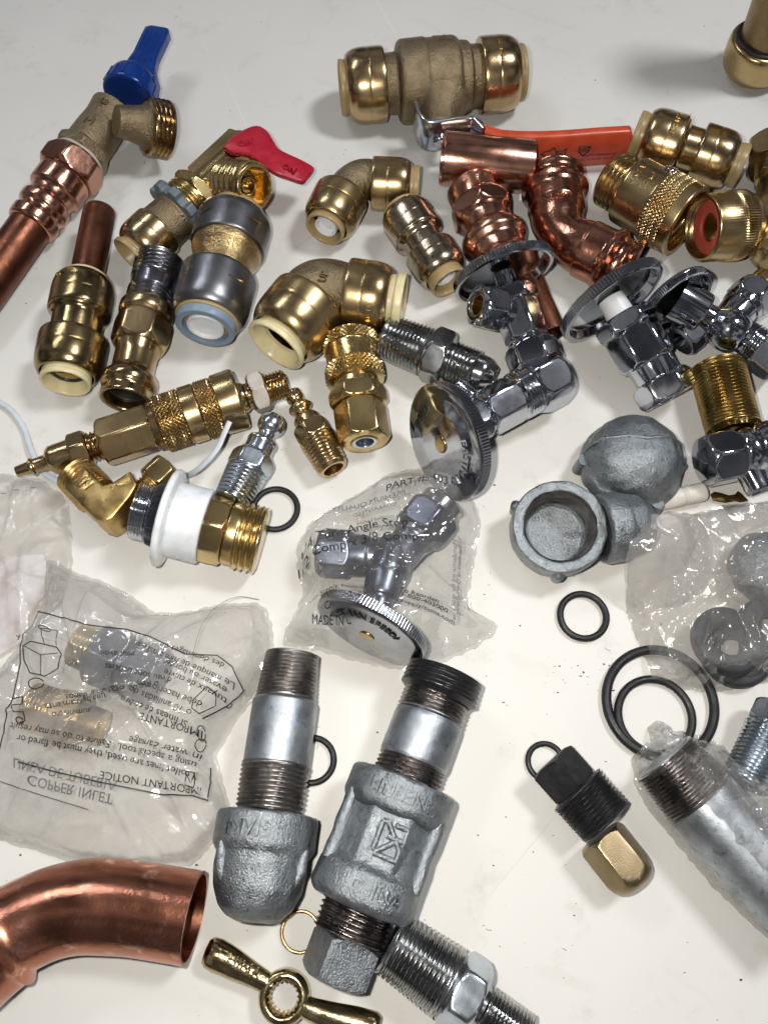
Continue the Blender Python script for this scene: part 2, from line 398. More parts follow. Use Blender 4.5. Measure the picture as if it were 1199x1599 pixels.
def film(name, milky, tint, rough=.12, crink=110.0, bstr=.5, gloss=1.0):
    m, nt, b = mat_base(name); nt.nodes.remove(b); L = nt.links.new
    out = [n for n in nt.nodes if n.type == 'OUTPUT_MATERIAL'][0]
    tc = N(nt, 'ShaderNodeTexCoord')
    nw = N(nt, 'ShaderNodeTexNoise', Scale=40.0, Detail=3.0); L(tc.outputs['Object'], nw.inputs['Vector'])
    mv = N(nt, 'ShaderNodeVectorMath', operation='SCALE'); mv.inputs['Scale'].default_value = .035; L(nw.outputs['Color'], mv.inputs[0])
    ad = N(nt, 'ShaderNodeVectorMath', operation='ADD'); L(tc.outputs['Object'], ad.inputs[0]); L(mv.outputs['Vector'], ad.inputs[1])
    ge = N(nt, 'ShaderNodeNewGeometry'); acc = ge.outputs['Normal']
    for sc, st in ((crink, .55), (crink*2.7, .32), (crink*5, .09)):
        vo = N(nt, 'ShaderNodeTexVoronoi', Scale=sc); L(ad.outputs['Vector'], vo.inputs['Vector'])
        sb_ = N(nt, 'ShaderNodeVectorMath', operation='SUBTRACT'); sb_.inputs[1].default_value = (.5, .5, .5); L(vo.outputs['Color'], sb_.inputs[0])
        sl_ = N(nt, 'ShaderNodeVectorMath', operation='SCALE'); sl_.inputs['Scale'].default_value = st*bstr; L(sb_.outputs['Vector'], sl_.inputs[0])
        aa = N(nt, 'ShaderNodeVectorMath', operation='ADD'); L(acc, aa.inputs[0]); L(sl_.outputs['Vector'], aa.inputs[1]); acc = aa.outputs['Vector']
    prev = N(nt, 'ShaderNodeVectorMath', operation='NORMALIZE'); L(acc, prev.inputs[0])
    tr = N(nt, 'ShaderNodeBsdfTransparent'); tr.inputs['Color'].default_value = (*tint, 1)
    df = N(nt, 'ShaderNodeBsdfDiffuse'); df.inputs['Color'].default_value = (.90, .88, .85, 1); L(prev.outputs['Vector'], df.inputs['Normal'])
    tl = N(nt, 'ShaderNodeBsdfTranslucent'); tl.inputs['Color'].default_value = (.93, .91, .88, 1)
    m0 = N(nt, 'ShaderNodeMixShader'); m0.inputs[0].default_value = .5; L(df.outputs[0], m0.inputs[1]); L(tl.outputs[0], m0.inputs[2])
    ms = N(nt, 'ShaderNodeTexNoise', Scale=45.0, Detail=4.0); L(tc.outputs['Object'], ms.inputs['Vector'])
    mr = N(nt, 'ShaderNodeMapRange'); mr.inputs['From Min'].default_value = .35; mr.inputs['From Max'].default_value = .65
    mr.inputs['To Min'].default_value = milky*.7; mr.inputs['To Max'].default_value = milky*1.3; L(ms.outputs['Fac'], mr.inputs['Value'])
    m1 = N(nt, 'ShaderNodeMixShader'); L(mr.outputs['Result'], m1.inputs[0]); L(tr.outputs[0], m1.inputs[1]); L(m0.outputs[0], m1.inputs[2])
    gl = N(nt, 'ShaderNodeBsdfGlossy'); gl.inputs['Roughness'].default_value = rough; L(prev.outputs['Vector'], gl.inputs['Normal'])
    fr = N(nt, 'ShaderNodeFresnel', IOR=1.4)
    fm = N(nt, 'ShaderNodeMath', operation='MULTIPLY'); fm.inputs[1].default_value = gloss; fm.use_clamp = True; L(fr.outputs[0], fm.inputs[0])
    mn = N(nt, 'ShaderNodeMath', operation='MINIMUM'); mn.inputs[1].default_value = .23; L(fm.outputs[0], mn.inputs[0])
    m2 = N(nt, 'ShaderNodeMixShader'); L(mn.outputs[0], m2.inputs[0]); L(m1.outputs[0], m2.inputs[1]); L(gl.outputs[0], m2.inputs[2])
    L(m2.outputs[0], out.inputs['Surface']); return m
FILM = film('clear_bag_film', .11, (.99, .988, .982), .06, 110, .7, 2.2)
FILMM = film('milky_bag_film', .30, (.99, .985, .975), .09, 80, .55, 2.0)
FILMR = film('grey_bag_film', .20, (.95, .94, .925), .10, 100, .65, 1.8)
FILMD = film('dusty_bag_film', .20, (.95, .94, .925), .22, 90, .35, .9)
# ---------------------------------------------------------------- table
def table_mat():
    m, nt, b = mat_base('glossy_table_laminate'); L = nt.links.new
    tc = N(nt, 'ShaderNodeTexCoord')
    n1 = N(nt, 'ShaderNodeTexNoise', Scale=9.0, Detail=5.0); L(tc.outputs['Object'], n1.inputs['Vector'])
    c1 = N(nt, 'ShaderNodeValToRGB'); c1.color_ramp.elements[0].color = (.685, .662, .615, 1); c1.color_ramp.elements[1].color = (.735, .712, .665, 1)
    c1.color_ramp.elements[0].position = .3; c1.color_ramp.elements[1].position = .7; L(n1.outputs['Fac'], c1.inputs['Fac'])
    # smudges and dry dust
    n2 = N(nt, 'ShaderNodeTexNoise', Scale=42.0, Detail=9.0, Roughness=.75); L(tc.outputs['Object'], n2.inputs['Vector'])
    c2 = N(nt, 'ShaderNodeValToRGB'); c2.color_ramp.elements[0].position = .56; c2.color_ramp.elements[1].position = .74
    c2.color_ramp.elements[1].color = (.38, .38, .38, 1); L(n2.outputs['Fac'], c2.inputs['Fac'])
    mx = N(nt, 'ShaderNodeMix', data_type='RGBA'); L(c2.outputs['Color'], mx.inputs['Factor']); L(c1.outputs['Color'], mx.inputs['A']); mx.inputs['B'].default_value = (.42, .38, .32, 1)
    # wiping streaks and fine scratches
    for ang, sx, sy, lo_, cc, amt in ((.5, 22, 90, .62, (.60, .575, .52), .22), (-.8, 9, 420, .70, (.52, .49, .44), .35), (1.2, 6, 500, .71, (.86, .85, .82), .4)):
        vr = N(nt, 'ShaderNodeVectorRotate', rotation_type='Z_AXIS'); vr.inputs['Angle'].default_value = ang; L(tc.outputs['Object'], vr.inputs['Vector'])
        mpn = N(nt, 'ShaderNodeMapping'); mpn.inputs['Scale'].default_value = (sx, sy, 1); L(vr.outputs['Vector'], mpn.inputs['Vector'])
        ns = N(nt, 'ShaderNodeTexNoise', Scale=1.0, Detail=3.0, Distortion=.4); L(mpn.outputs['Vector'], ns.inputs['Vector'])
        rs = N(nt, 'ShaderNodeValToRGB'); rs.color_ramp.elements[0].position = lo_; rs.color_ramp.elements[1].position = lo_+.06; rs.color_ramp.elements[1].color = (amt, amt, amt, 1); L(ns.outputs['Fac'], rs.inputs['Fac'])
        mk = N(nt, 'ShaderNodeMix', data_type='RGBA'); L(rs.outputs['Color'], mk.inputs['Factor']); L(mx.outputs['Result'], mk.inputs['A']); mk.inputs['B'].default_value = (*cc, 1); mx = mk
    # fine specks
    vo = N(nt, 'ShaderNodeTexVoronoi', Scale=230.0); L(tc.outputs['Object'], vo.inputs['Vector'])
    lt = N(nt, 'ShaderNodeMath', operation='LESS_THAN'); lt.inputs[1].default_value = .05; L(vo.outputs['Distance'], lt.inputs[0])
    sp = N(nt, 'ShaderNodeSeparateColor'); L(vo.outputs['Color'], sp.inputs[0])
    gt = N(nt, 'ShaderNodeMath', operation='GREATER_THAN'); gt.inputs[1].default_value = .93; L(sp.outputs[0], gt.inputs[0])
    mu = N(nt, 'ShaderNodeMath', operation='MULTIPLY'); L(lt.outputs[0], mu.inputs[0]); L(gt.outputs[0], mu.inputs[1])
    m2 = N(nt, 'ShaderNodeMix', data_type='RGBA'); L(mu.outputs[0], m2.inputs['Factor']); L(mx.outputs['Result'], m2.inputs['A']); m2.inputs['B'].default_value = (.25, .21, .17, 1)
    L(m2.outputs['Result'], b.inputs['Base Color'])
    n3 = N(nt, 'ShaderNodeTexNoise', Scale=30.0, Detail=7.0); L(tc.outputs['Object'], n3.inputs['Vector'])
    mr = N(nt, 'ShaderNodeMapRange'); mr.inputs['To Min'].default_value = .36; mr.inputs['To Max'].default_value = .55; L(n3.outputs['Fac'], mr.inputs['Value']); L(mr.outputs[0], b.inputs['Roughness'])
    b.inputs['Specular IOR Level'].default_value = .22
    n4 = N(nt, 'ShaderNodeTexNoise', Scale=900.0, Detail=3.0); L(tc.outputs['Object'], n4.inputs['Vector'])
    bp = N(nt, 'ShaderNodeBump', Strength=.05); bp.inputs['Distance'].default_value = .0003; L(n4.outputs['Fac'], bp.inputs['Height']); L(bp.outputs['Normal'], b.inputs['Normal'])
    return m
mb = MB(); mb.slab([(-900, -500, -25), (900, -500, -25), (900, 900, -25), (-900, 900, -25)], (0, 0, 1), 25, 2)
tb = mb.build('table_top', table_mat()); tb['kind'] = 'structure'
random.seed(4)
mb = MB()
spots = [(random.uniform(845, 965), random.uniform(1035, 1085)) for _ in range(26)]+[(random.uniform(20, 1190), random.uniform(20, 1590)) for _ in range(110)]+[(random.uniform(560, 900), random.uniform(620, 1500)) for _ in range(40)]
for (x, y) in spots:
    p = P(x, y, .12); s = random.choice((.12, .16, .2, .28, .4)); a = random.uniform(0, 6.3); q = random.uniform(.25, .9)
    mb.slab([p+Vector((math.cos(a+k*1.047)*s*(1 if k % 3 else 1.7), math.sin(a+k*1.047)*s*q, -.08)) for k in range(6)], (0, 0, 1), .14)
for _ in range(16):
    x, y = random.uniform(60, 1150), random.uniform(560, 1580); p = P(x, y, .15); a = random.uniform(0, 6.3); L_ = random.uniform(.8, 2.6); q = []
    for k in range(7): a += random.uniform(-.5, .5); p = p+Vector((math.cos(a), math.sin(a), 0))*L_/6; q.append(p.copy())
    mb.tube(q, .07, 5)
for _ in range(150):
    x, y = random.gauss(700, 260), random.uniform(80, 1590); p = P(x, y, .1); s = random.choice((.06, .08, .1)); mb.slab([p+Vector((math.cos(k*1.57)*s, math.sin(k*1.57)*s, -.06)) for k in range(4)], (0, 0, 1), .09)
o = mb.build('debris', plastic('dark_debris', (.06, .045, .035), .8)); tag(o, 'tiny dark specks of grit and filings scattered on the pale table', 'debris', kind='stuff')
# ---------------------------------------------------------------- shared pieces of push-fit fittings
def push_end(T, a, L, Rr, mat=None, collar=None, ins=None, p=.18, cr=.74, grip=True):
    mat = mat or BR; collar = collar or CRM
    pr = Pr().c([(0, .5*Rr), (0, .955*Rr), (.05*Rr, Rr), (L*.40, Rr), (L*.405, .992*Rr), (L*.43, .992*Rr), (L*.435, Rr), (L-.42*Rr, Rr), (L-.2*Rr, .965*Rr), (L-.05*Rr, .87*Rr), (L, .80*Rr), (L-.02*Rr, .755*Rr), (L-.3*Rr, .745*Rr), (2, .71*Rr), (1, .1*Rr)], Rr*.12)
    cap = rv(T, 'end_cap', a, pr, mat, smooth=30)
    pr = Pr().c([(L-.3*Rr, .70*Rr), (L-.02*Rr, .72*Rr), (L+p*Rr*.35, .72*Rr), (L+p*Rr*.4, cr*Rr), (L+p*Rr, cr*Rr), (L+p*Rr, cr*Rr-.10*Rr), (L-.12*Rr, cr*Rr-.22*Rr), (L-.16*Rr, cr*Rr-.05*Rr)], Rr*.05)
    c = MB().rev(a, pr, 96, (False, False)).build('release_collar', collar, T, a)
    if ins == 'white':
        pr = Pr().c([(L-.5*Rr, .42*Rr), (L+.10*Rr, .42*Rr), (L+.10*Rr, .35*Rr), (L-.1*Rr, .34*Rr), (L-.11*Rr, .05*Rr)], Rr*.04)
        rv(T, 'white_insert', a, pr, WHT)
    elif ins == 'amber':
        MB().torus(a.pt(L-.12*Rr), .44*Rr*a.kr(L), .06*Rr*a.kr(L), a.z).build('seal_ring', DRK, T, a)
        rv(T, 'amber_insert', a, Pr().c([(L-.4*Rr, .41*Rr), (L-.12*Rr, .41*Rr), (L-.12*Rr, .33*Rr), (L-.3*Rr, .31*Rr), (L-.3*Rr, .05*Rr)], 1), AMB)
    elif ins == 'dark':
        rv(T, 'bore_shade', a, Pr().c([(L-.6*Rr, .40*Rr), (L-.5*Rr, .46*Rr), (L-.5*Rr, .30*Rr), (L-1.0*Rr, .28*Rr), (L-1.0*Rr, .02*Rr)], 1), DRK)  # shade deep in the opening, put in as near-black colour
    return cap
def lettering(T, body, size, mapper, mat, ext=.5, mirror=False, name='raised_lettering', sp=1.0):
    mb = MB().text(body, size, ext, mapper, mirror, sp); return mb.build(name, mat, T, None, None)
def arc(p0, p1, p2, n=16):
    p0, p1, p2 = Vector(p0), Vector(p1), Vector(p2)
    return [(1-u)**2*p0+2*u*(1-u)*p1+u*u*p2 for u in [i/n for i in range(n+1)]]
def spline(pts, per=10):
    pts = [Vector(p) for p in pts]; out = []
    q = [pts[0]*2-pts[1]]+pts+[pts[-1]*2-pts[-2]]
    for i in range(1, len(q)-2):
        for k in range(per):
            u = k/per; a, b, c, d = q[i-1], q[i], q[i+1], q[i+2]
            out.append(.5*((2*b)+(c-a)*u+(2*a-5*b+4*c-d)*u*u+(-a+3*b-3*c+d)*u**3))
    return out+[pts[-1]]

# ---- blue handled drain valve on a copper pipe
T = thing('drain_valve', 'bronze drain valve with blue handle screwed to a copper adapter on a long copper pipe', 'valve', 120, 260)
a = Ax((-48, 488), (222, 112), 10, 16)
J = 158.0   # start of the adapter along the axis
rv(T, 'pipe', a, Pr().c([(-10, 36), (J+10, 33)]), COPO)
rv(T, 'press_adapter', a, Pr().c([(J-8, 20), (J-8, 36), (J-4, 39), (J+10, 40), (J+13, 36.5), (J+20, 36.5), (J+24, 41), (J+36, 41), (J+40, 36), (J+52, 35), (J+56, 43), (J+82, 43), (J+86, 41)], 3).hex(J+86, J+120, 44, n=6, ph=12, ch=.6).c([(J+120, 36), (J+124, 34)]), COPN, seg=144)
rv(T, 'tape_ring', a, Pr().c([(J+118, 30), (J+119, 40), (J+126, 41), (J+128, 30)], 2), TAPE)
mb = MB().rev(a, Pr().hex(J+124, J+142, 40, n=6, ph=24, ch=.5).c([(J+142, 36), (J+150, 37), (J+176, 36), (J+196, 34), (J+214, 36), (J+222, 37), (J+222, 10)], 6), 144)
b1 = Ax((192, 190), (266, 205), 26, 14.5)
mb.rev(b1, Pr().c([(-10, 24), (10, 27), (30, 31), (38, 42), (40, 30)], 5))
mb.build('valve_body', CAST, T, a)
rv(T, 'hose_thread', b1, Pr().c([(34, 30), (36, 43)]).thr(38, 70, 46, 7.2, 5.0).c([(70, 44), (72, 38), (60, 36), (40, 34), (39, 1)], 1), BR)
a2 = Ax((190, 174), (250, 46), 19, 20)
rv(T, 'handle_cap', a2, Pr().c([(24, 20), (24, 41), (26, 43), (44, 41), (52, 38), (55, 32), (56, 5)], 3), BLU)
h = MB(); k = a2.kA
def hp(t, x, y): return a2.o+a2.z*(t*a2.kt)+a2.y*(x*k)+a2.x*(y*k)
for i, (t, w, d) in enumerate([(46, 22, 15), (62, 19, 12), (80, 18, 11), (104, 20, 11), (122, 21, 10), (128, 17, 7)]):
    pass
prw = Pr()
def slabf(w, d):
    def g(th):
        c, s_ = np.abs(np.cos(th)), np.abs(np.sin(th)); return (np.power(np.power(c/d, 6)+np.power(s_/w, 6), -1/6.0))
    return g
for t, w, d in [(44, 40, 22), (54, 39, 17), (58, 36, 12), (74, 25, 11), (90, 21, 11), (120, 21, 11), (134, 21, 10.5), (140, 17, 7)]: prw.rows.append((t, slabf(w, d)))
rv(T, 'handle_wing', a2, prw, BLU, seg=72, smooth=50)
mb = MB()
for x_ in (-14, -5, 5, 14):
    mb.tube([a2.o+a2.z*(t_*a2.kt)+a2.y*(x_*a2.kA*q_)+a2.x*(10.6*a2.kA) for t_, q_ in ((78, 1.2), (95, 1.0), (128, 1.0))], .55, 8)
for an in range(-80, 81, 20): mb.tube([a2.pt(28, 42.6, R(an)), a2.pt(43, 41.0, R(an))], .5, 8)
mb.build('grip_rib', BLU, T, a2, 60)
lettering(T, '68', 4.2, cylmap(a, 37, J+206, .15), CAST, .7)
lettering(T, 'M', 6.2, cylmap(a, 37.5, J+166, .1), CAST, .7)

# ---- ball valve with orange lever
T = thing('ball_valve', 'large bronze push fit ball valve with long orange lever, behind the short copper tube', 'valve', 670, 150)
a = Ax((527, 138), (820, 113), 17, 17)
push_end(T, a.sub(74, True), 60, 57, BR, TAN, None)
push_end(T, a.sub(220), 60, 58, BR, TAN, None)
mb = MB().rev(a, Pr().c([(66, 30), (70, 45), (92, 46), (94, 58), (99, 63), (136, 64), (138, 62), (180, 63), (186, 60), (188, 55), (203, 54), (206, 48), (226, 47), (228, 30)], 4))
st = Ax((692, 132), (686, 226), 17, 17)
mb.rev(st, Pr().c([(30, 44), (46, 30), (60, 24), (74, 23), (76, 10)], 8))
mb.build('valve_body', CAST, T, a)
for s_, t_, dt in (('CSA', 4.2, .52), ('200', 4.6, .22), ('3/4', 4.6, -.08)):
    lettering(T, s_, t_, cylmap2(a, 63, 158, -.22+dt), CAST, .8) if False else None
def capmap(ax, r, t, ang):
    def f(x, y, z):
        k = ax.kr(t); rr = r*k; an = ang - y/rr
        return ax.o+ax.z*(t*ax.kt+x)+(ax.x*math.cos(an)+ax.y*math.sin(an))*(rr+z)
    return f
for s_, sz, ang in (('CSA', 4.0, .60), ('200', 4.6, .30), ('3/4', 4.6, -.02)):
    lettering(T, s_, sz, capmap(a, 62, 160, -ang), CAST, .9)
lettering(T, 'NSF 3/4 CTS', 2.4, cylmap(a, 58, 246, .2), BRG, .25)
rv(T, 'stem_nut', st, Pr().c([(64, 10)]).hex(64, 84, 19, ph=20).c([(84, 14), (90, 12), (92, 11), (92, 2)], 1.5), CHR)
lp = [P(x, y, 26) for x, y in ((650, 163), (653, 176), (661, 189), (672, 193), (690, 192), (715, 188), (735, 187), (743, 192), (754, 204))]
mb = MB().ribbon(spline(lp, 5), [10]*(8*5+1), [28]*(8*5+1), 2.2); mb.build('lever_bracket', ZNC, T, None, 50)
lp = spline([P(x, y, 22) for x, y in ((748, 203), (762, 207), (785, 213), (830, 215), (880, 213), (930, 209), (975, 206), (989, 205))], 6)
n = len(lp); zl = [4+3*(1-min(1, i/8)) for i in range(n)]; zh = [24.5-.5*i/n for i in range(n)]
for i in range(n-5, n): q = (i-(n-6))/5; zl[i] = 4+9*q**2.5; zh[i] = 24-6*q**2.5
MB().ribbon(lp, zl, zh, 5.0).build('lever_grip', ORG, T, None, 50)
ga = lp[n-17]; gd = (lp[n-8]-lp[n-20]); gd.z = 0; gd.normalize(); gn = Vector((gd.y, -gd.x, 0))
if gn.y > 0: gn = -gn
def gripmap(cx, cz):
    def f(x, y, z): return Vector((ga.x, ga.y, 0))+gd*(x+cx)+gn*(2.52+abs(z))+Vector((0, 0, cz+y))
    return f
lettering(T, 'SharkBite', 3.6, gripmap(-9.5, 8.6), INK, .06, name='printed_lettering')
lettering(T, 'MEETS NSF/ANSI 61', 1.9, gripmap(14, 11.5), INK, .06, name='printed_lettering')
lettering(T, 'USE ONLY AS RATED  FULL PORT 600 WOG', 1.6, gripmap(16, 9.0), INK, .06, name='printed_lettering')
fm = gripmap(-9.5, 14.5)
fish = [(-6, 0), (-4, 1.4), (-1.5, 1.8), (.2, 3.6), (1.0, 1.7), (4.0, .9), (6.4, 2.6), (5.8, .2), (6.6, -1.8), (3.8, -.3), (.6, -1.2), (-.6, -3.0), (-1.4, -1.3), (-4.4, -1.1)]
mb = MB()
for i in range(len(fish)):
    p, q = fish[i], fish[(i+1) % len(fish)]; mb.tube([fm(p[0], p[1], 0), fm(q[0], q[1], 0)], .28, 6)
mb.tube([fm(1.4, -.1, 0), fm(2.6, .2, 0)], .8, 8); mb.build('printed_emblem', INK, T)
fm = gripmap(5.5, 15.0); sh = [(-2.6, 2.6), (2.6, 2.6), (2.6, -.6), (0, -3.4), (-2.6, -.6)]; mb = MB()
for i in range(5):
    p, q = sh[i], sh[(i+1) % 5]; mb.tube([fm(p[0], p[1], 0), fm(q[0], q[1], 0)], .3, 6)
for q in (-1, 0, 1): mb.tube([fm(-2.2, q-.2, 0), fm(2.2, q+.8, 0)], .22, 6)
mb.build('printed_emblem', INK, T)

# ---- upright pipe stub, top right corner
T = thing('capped_pipe', 'upright brass coupling holding a dull pipe, standing in the far right corner', 'pipe fitting', 1170, 118)
p0 = P(1170, 116, 0)
a = axd(p0, (0, 0, 1), .31)
rv(T, 'release_collar', a, Pr().c([(0, 20), (0, 36), (2, 38), (9, 38), (10, 30)], 2), TAN)
rv(T, 'end_cap', a, Pr().c([(8, 30), (8, 45), (16, 52), (26, 55), (52, 56), (62, 55), (66, 51), (66, 40)], 4), BRG)
ap = axd(p0+Vector((1.2, 0, 18)), (-.10, -.02, 1), .31)
rv(T, 'pipe', ap, Pr().c([(0, 44), (330, 44), (331, 38), (200, 38)], 1), metal('dull_brass_pipe', (.34, .24, .12), (.20, .14, .07), .36, .1, 90, .35, ((700, .2),)))
rv(T, 'dark_seal', a, Pr().c([(64, 50), (70, 49), (71, 44)], 2), DRK)

# ---- red handled outlet valve
T = thing('outlet_valve', 'brass outlet valve with flat red lever and grey locknut on its push fit end', 'valve', 300, 320)
a = Ax((205, 400), (395, 224), 13, 17)
push_end(T, a.sub(58, True), 48, 44, BR, TAN, None, p=.28, cr=.8)
rv(T, 'cast_neck', a, Pr().c([(50, 30), (56, 40), (84, 38), (90, 42), (96, 42)], 3), CAST)
lk = Pr()
for t, e in ((90, .9), (92, 1), (104, 1), (106, .93)):
    lk.rows.append((t, (lambda th, e=e: e*(51+4.5*np.clip(np.sin(th*9)*3, -1, 1)))))
rv(T, 'locknut', a, lk, NUTG, 216)
mb = MB().rev(a, Pr().c([(100, 30), (104, 44)]).thr(106, 122, 43, 6, 3).c([(122, 38), (128, 38)], 2).hex(128, 146, 40, ph=10).c([(146, 33), (150, 31), (250, 31)], 3), 144)
o_ = Ax((338, 286), (408, 292), 13, 30)
mb.rev(o_, Pr().c([(-14, 24), (18, 28), (26, 34)], 4))
mb.rev(a.sub(150), Pr().hex(0, 98, 29, n=4, ph=40, ch=.2), 96)
mb.build('valve_body', BRY, T, a)
rv(T, 'hose_thread', o_, Pr().c([(18, 28), (20, 37)]).thr(22, 58, 39.5, 8, 4.2).c([(58, 37), (62, 35), (62, 29), (40, 28), (40, 15)], 1), BRY)
rv(T, 'inner_spigot', o_, Pr().c([(20, 15), (52, 15), (52, 10), (36, 10), (36, 1)], 2), BRY)
red = [(350, 236), (362, 222), (380, 210), (398, 203), (410, 205), (420, 213), (428, 226), (436, 238), (450, 246), (470, 255), (489, 266), (489, 272), (481, 282), (472, 290), (452, 284), (430, 276), (412, 264), (396, 252), (378, 246), (362, 244)]
def redz(x): return 25-9*max(0, min(1, (x-400)/90))
pl = [P(x, y, redz(x)) for x, y in red]
c0 = P(385, 225, 24)
MB().slab(spline(pl+[pl[0]], 4)[:-1], (0.05, -.15, 1), 3.4, .9).build('lever', REDH, T, None, 50)
def flatmap(px, py, z, ang):
    o = P(px, py, z); ca, sa = math.cos(ang), math.sin(ang)
    def f(x, y, zz): return o+Vector((x*ca-y*sa, x*sa+y*ca, zz))
    return f
lettering(T, 'OFF', 4.6, flatmap(384, 222, 28.6, R(25)), REDH, .6)
lettering(T, 'ON', 4.2, flatmap(452, 264, 24.0, R(-25)), REDH, 1.6)

# ---- large stainless collared coupling
T = thing('coupling', 'thick brass coupling with two dark steel collars and a blue grey ring at its mouth', 'coupling', 345, 410)
a = Ax((372, 330), (318, 522), 17, 17.5, n=232.7)
rv(T, 'release_collar', a, Pr().c([(-2, 30), (-2, 42), (4, 46), (22, 48), (24, 40)], 2), TAN)
rv(T, 'steel_collar', a, Pr().c([(15, 40), (15, 53), (19, 58), (28, 61), (74, 61), (76, 59), (76, 50)], 3), SST)
rv(T, 'body', a, Pr().c([(70, 40), (72, 57), (86, 57), (94, 53), (104, 50), (124, 49), (132, 52), (132, 40)], 4), metal('tumbled_brass', (.58, .42, .20), (.38, .26, .12), .26, .1, 130, .3, ((1100, .6),)))
rv(T, 'steel_collar', a, Pr().c([(128, 40), (128, 60), (131, 62), (180, 62), (196, 60), (206, 54), (208, 45)], 5), SST)
for t_ in (50, 160):
    for an in (-.75, .6):
        q = a.pt(t_, 61.2, an)
        MB().tube([a.pt(t_-3+i*.1, 61.4, an-.22+i*.015) for i in range(30)], .5, 6).build('window_slot', BRY, T, a)
rv(T, 'release_collar', a, Pr().c([(200, 40), (206, 52), (211, 53), (212, 49)], 2), TAN)
rv(T, 'release_collar', a, Pr().c([(208, 44), (210, 50), (224, 49), (224, 38), (190, 36), (190, 5)], 2), BLG)
rv(T, 'white_insert', a, Pr().c([(190, 29), (222, 31), (223, 28), (216, 27), (215, 2)], 2), WHT)

# ---- coupling with copper stub
T = thing('stub_coupling', 'brass push fit coupling with a short tarnished copper pipe plugged in its far end', 'coupling', 130, 470)
a = Ax((157, 326), (102, 600), 14.5, 14.5, n=291.6)
rv(T, 'pipe', a, Pr().c([(2, 3), (2, 22), (6, 26), (145, 26.5)], 3), COPO)
rv(T, 'release_collar', a, Pr().c([(122, 27), (122, 36), (130, 38), (140, 38)], 2), CRM)
push_end(T, a.sub(184, True), 56, 50, BRA, CRM, None, p=.02)
rv(T, 'body', a, Pr().c([(176, 40), (178, 49), (186, 47), (190, 41), (226, 40), (228, 30)], 3), BRA)
push_end(T, a.sub(222), 58, 55, BRA, CRM, 'amber', p=.2)
lettering(T, 'compliant', 3.6, cylmapf(a, 50, 142, .2), BRY, .35, mirror=False)

# ---- adapter with black nipple
T = thing('press_adapter', 'faceted brass press adapter with a black threaded steel nipple in its end', 'adapter', 222, 510)
a = Ax((250, 404), (194, 634), 12.5, 12.5, n=253.2)
rv(T, 'steel_nipple', a, Pr().c([(0, 20), (0, 33), (3, 36)], 1).thr(4, 42, 38, 7, 4.2).c([(43, 36), (62, 36)]).thr(63, 100, 38, 7, 4.2), NIP)
rv(T, 'body', a, Pr().c([(88, 30), (88, 42), (92, 44), (104, 44), (110, 41)], 3).hex(110, 158, 41, n=6, ph=22, ch=1.0).c([(158, 37), (170, 34), (198, 34), (204, 38), (210, 44), (218, 46), (226, 44), (230, 40), (236, 41), (244, 43), (246, 41), (244, 34), (200, 32), (199, 28)], 3), BR, seg=144)
rv(T, 'bore_shade', a, Pr().c([(222, 31), (230, 33), (230, 29), (202, 28), (202, 2)], 2), DRK)  # near-black lining paints the shade inside the mouth

# ---- small elbow
T = thing('small_elbow', 'small bronze push fit elbow with a white insert, near the red lever', 'elbow', 560, 320)
aL = Ax((545, 285), (507, 358), 13, 13); aR = Ax((545, 285), (655, 290), 13, 13)
cz = 12.5; C_ = P(548, 287, cz)
mb = MB().tube(arc(aL.pt(40), P(556, 262, 13), aR.pt(48)), [aL.kA*31]*17, 48)
mb.build('body', CAST, T, aL)
push_end(T, aR.sub(36), 60, 42, BRG, TAN, 'dark', p=.32)
push_end(T, aL.sub(24), 52, 45, BRG, TAN, 'white', p=.18)

# ---- large elbow
T = thing('large_elbow', 'largest bronze push fit elbow with two cream collars, in the middle of the group', 'elbow', 500, 490)
aL = Ax((500, 455), (424, 548), 17.5, 17.5); aR = Ax((500, 455), (628, 473), 17.5, 17.5)
mb = MB().tube(arc(aL.pt(52), P(478, 425, 18), aR.pt(52), 24), [aL.kA*46]*25, 56)
mb.build('body', CAST, T, aL)
push_end(T, aR.sub(42), 68, 60, BRG, CRM, 'amber', p=.36, cr=.8)
push_end(T, aL.sub(24), 74, 66, BRG, CRM, None, p=.22, cr=.8)
b_ = aL.sub(24)
rv(T, 'bore_shade', b_, Pr().c([(50, 36), (64, 38), (66, 33), (40, 31), (38, 2)], 2), metal('shaded_inner_brass', (.12, .09, .04), (.05, .04, .02), .2, .1))  # brass darkened in its colour for the shade down the bore
lettering(T, 'NSB cUPC', 2.6, cylmap(aR, 60, 84, 1.1), BRY, .3)
lettering(T, 'UP', 4.6, flatmap(505, 432, 35.2, R(75)), CAST, 1.2)

# ---- small coupling
T = thing('coupling', 'small shiny brass push fit coupling with a white insert, leaning by the copper adapter', 'coupling', 660, 385)
a = Ax((621, 320), (708, 452), 14, 12, n=176.1)
push_end(T, a.sub(70, True), 56, 43, BRS, TAN, None, p=.14)
rv(T, 'body', a, Pr().c([(62, 30), (64, 40), (70, 40), (76, 33), (104, 33), (106, 25)], 3), BRS)
push_end(T, a.sub(99), 50, 43, BRS, TAN, 'white', p=.36)

# ---- short copper tube
T = thing('copper_tube', 'short plain length of copper tube lying against the orange lever', 'tube', 760, 255)
a = Ax((690, 247), (829, 261), 19, 16)
rv(T, 'tube_wall', a, Pr().c([(30, 38), (0, 39), (0, 42), (139, 42), (139, 39), (100, 38)], 1), COPN)

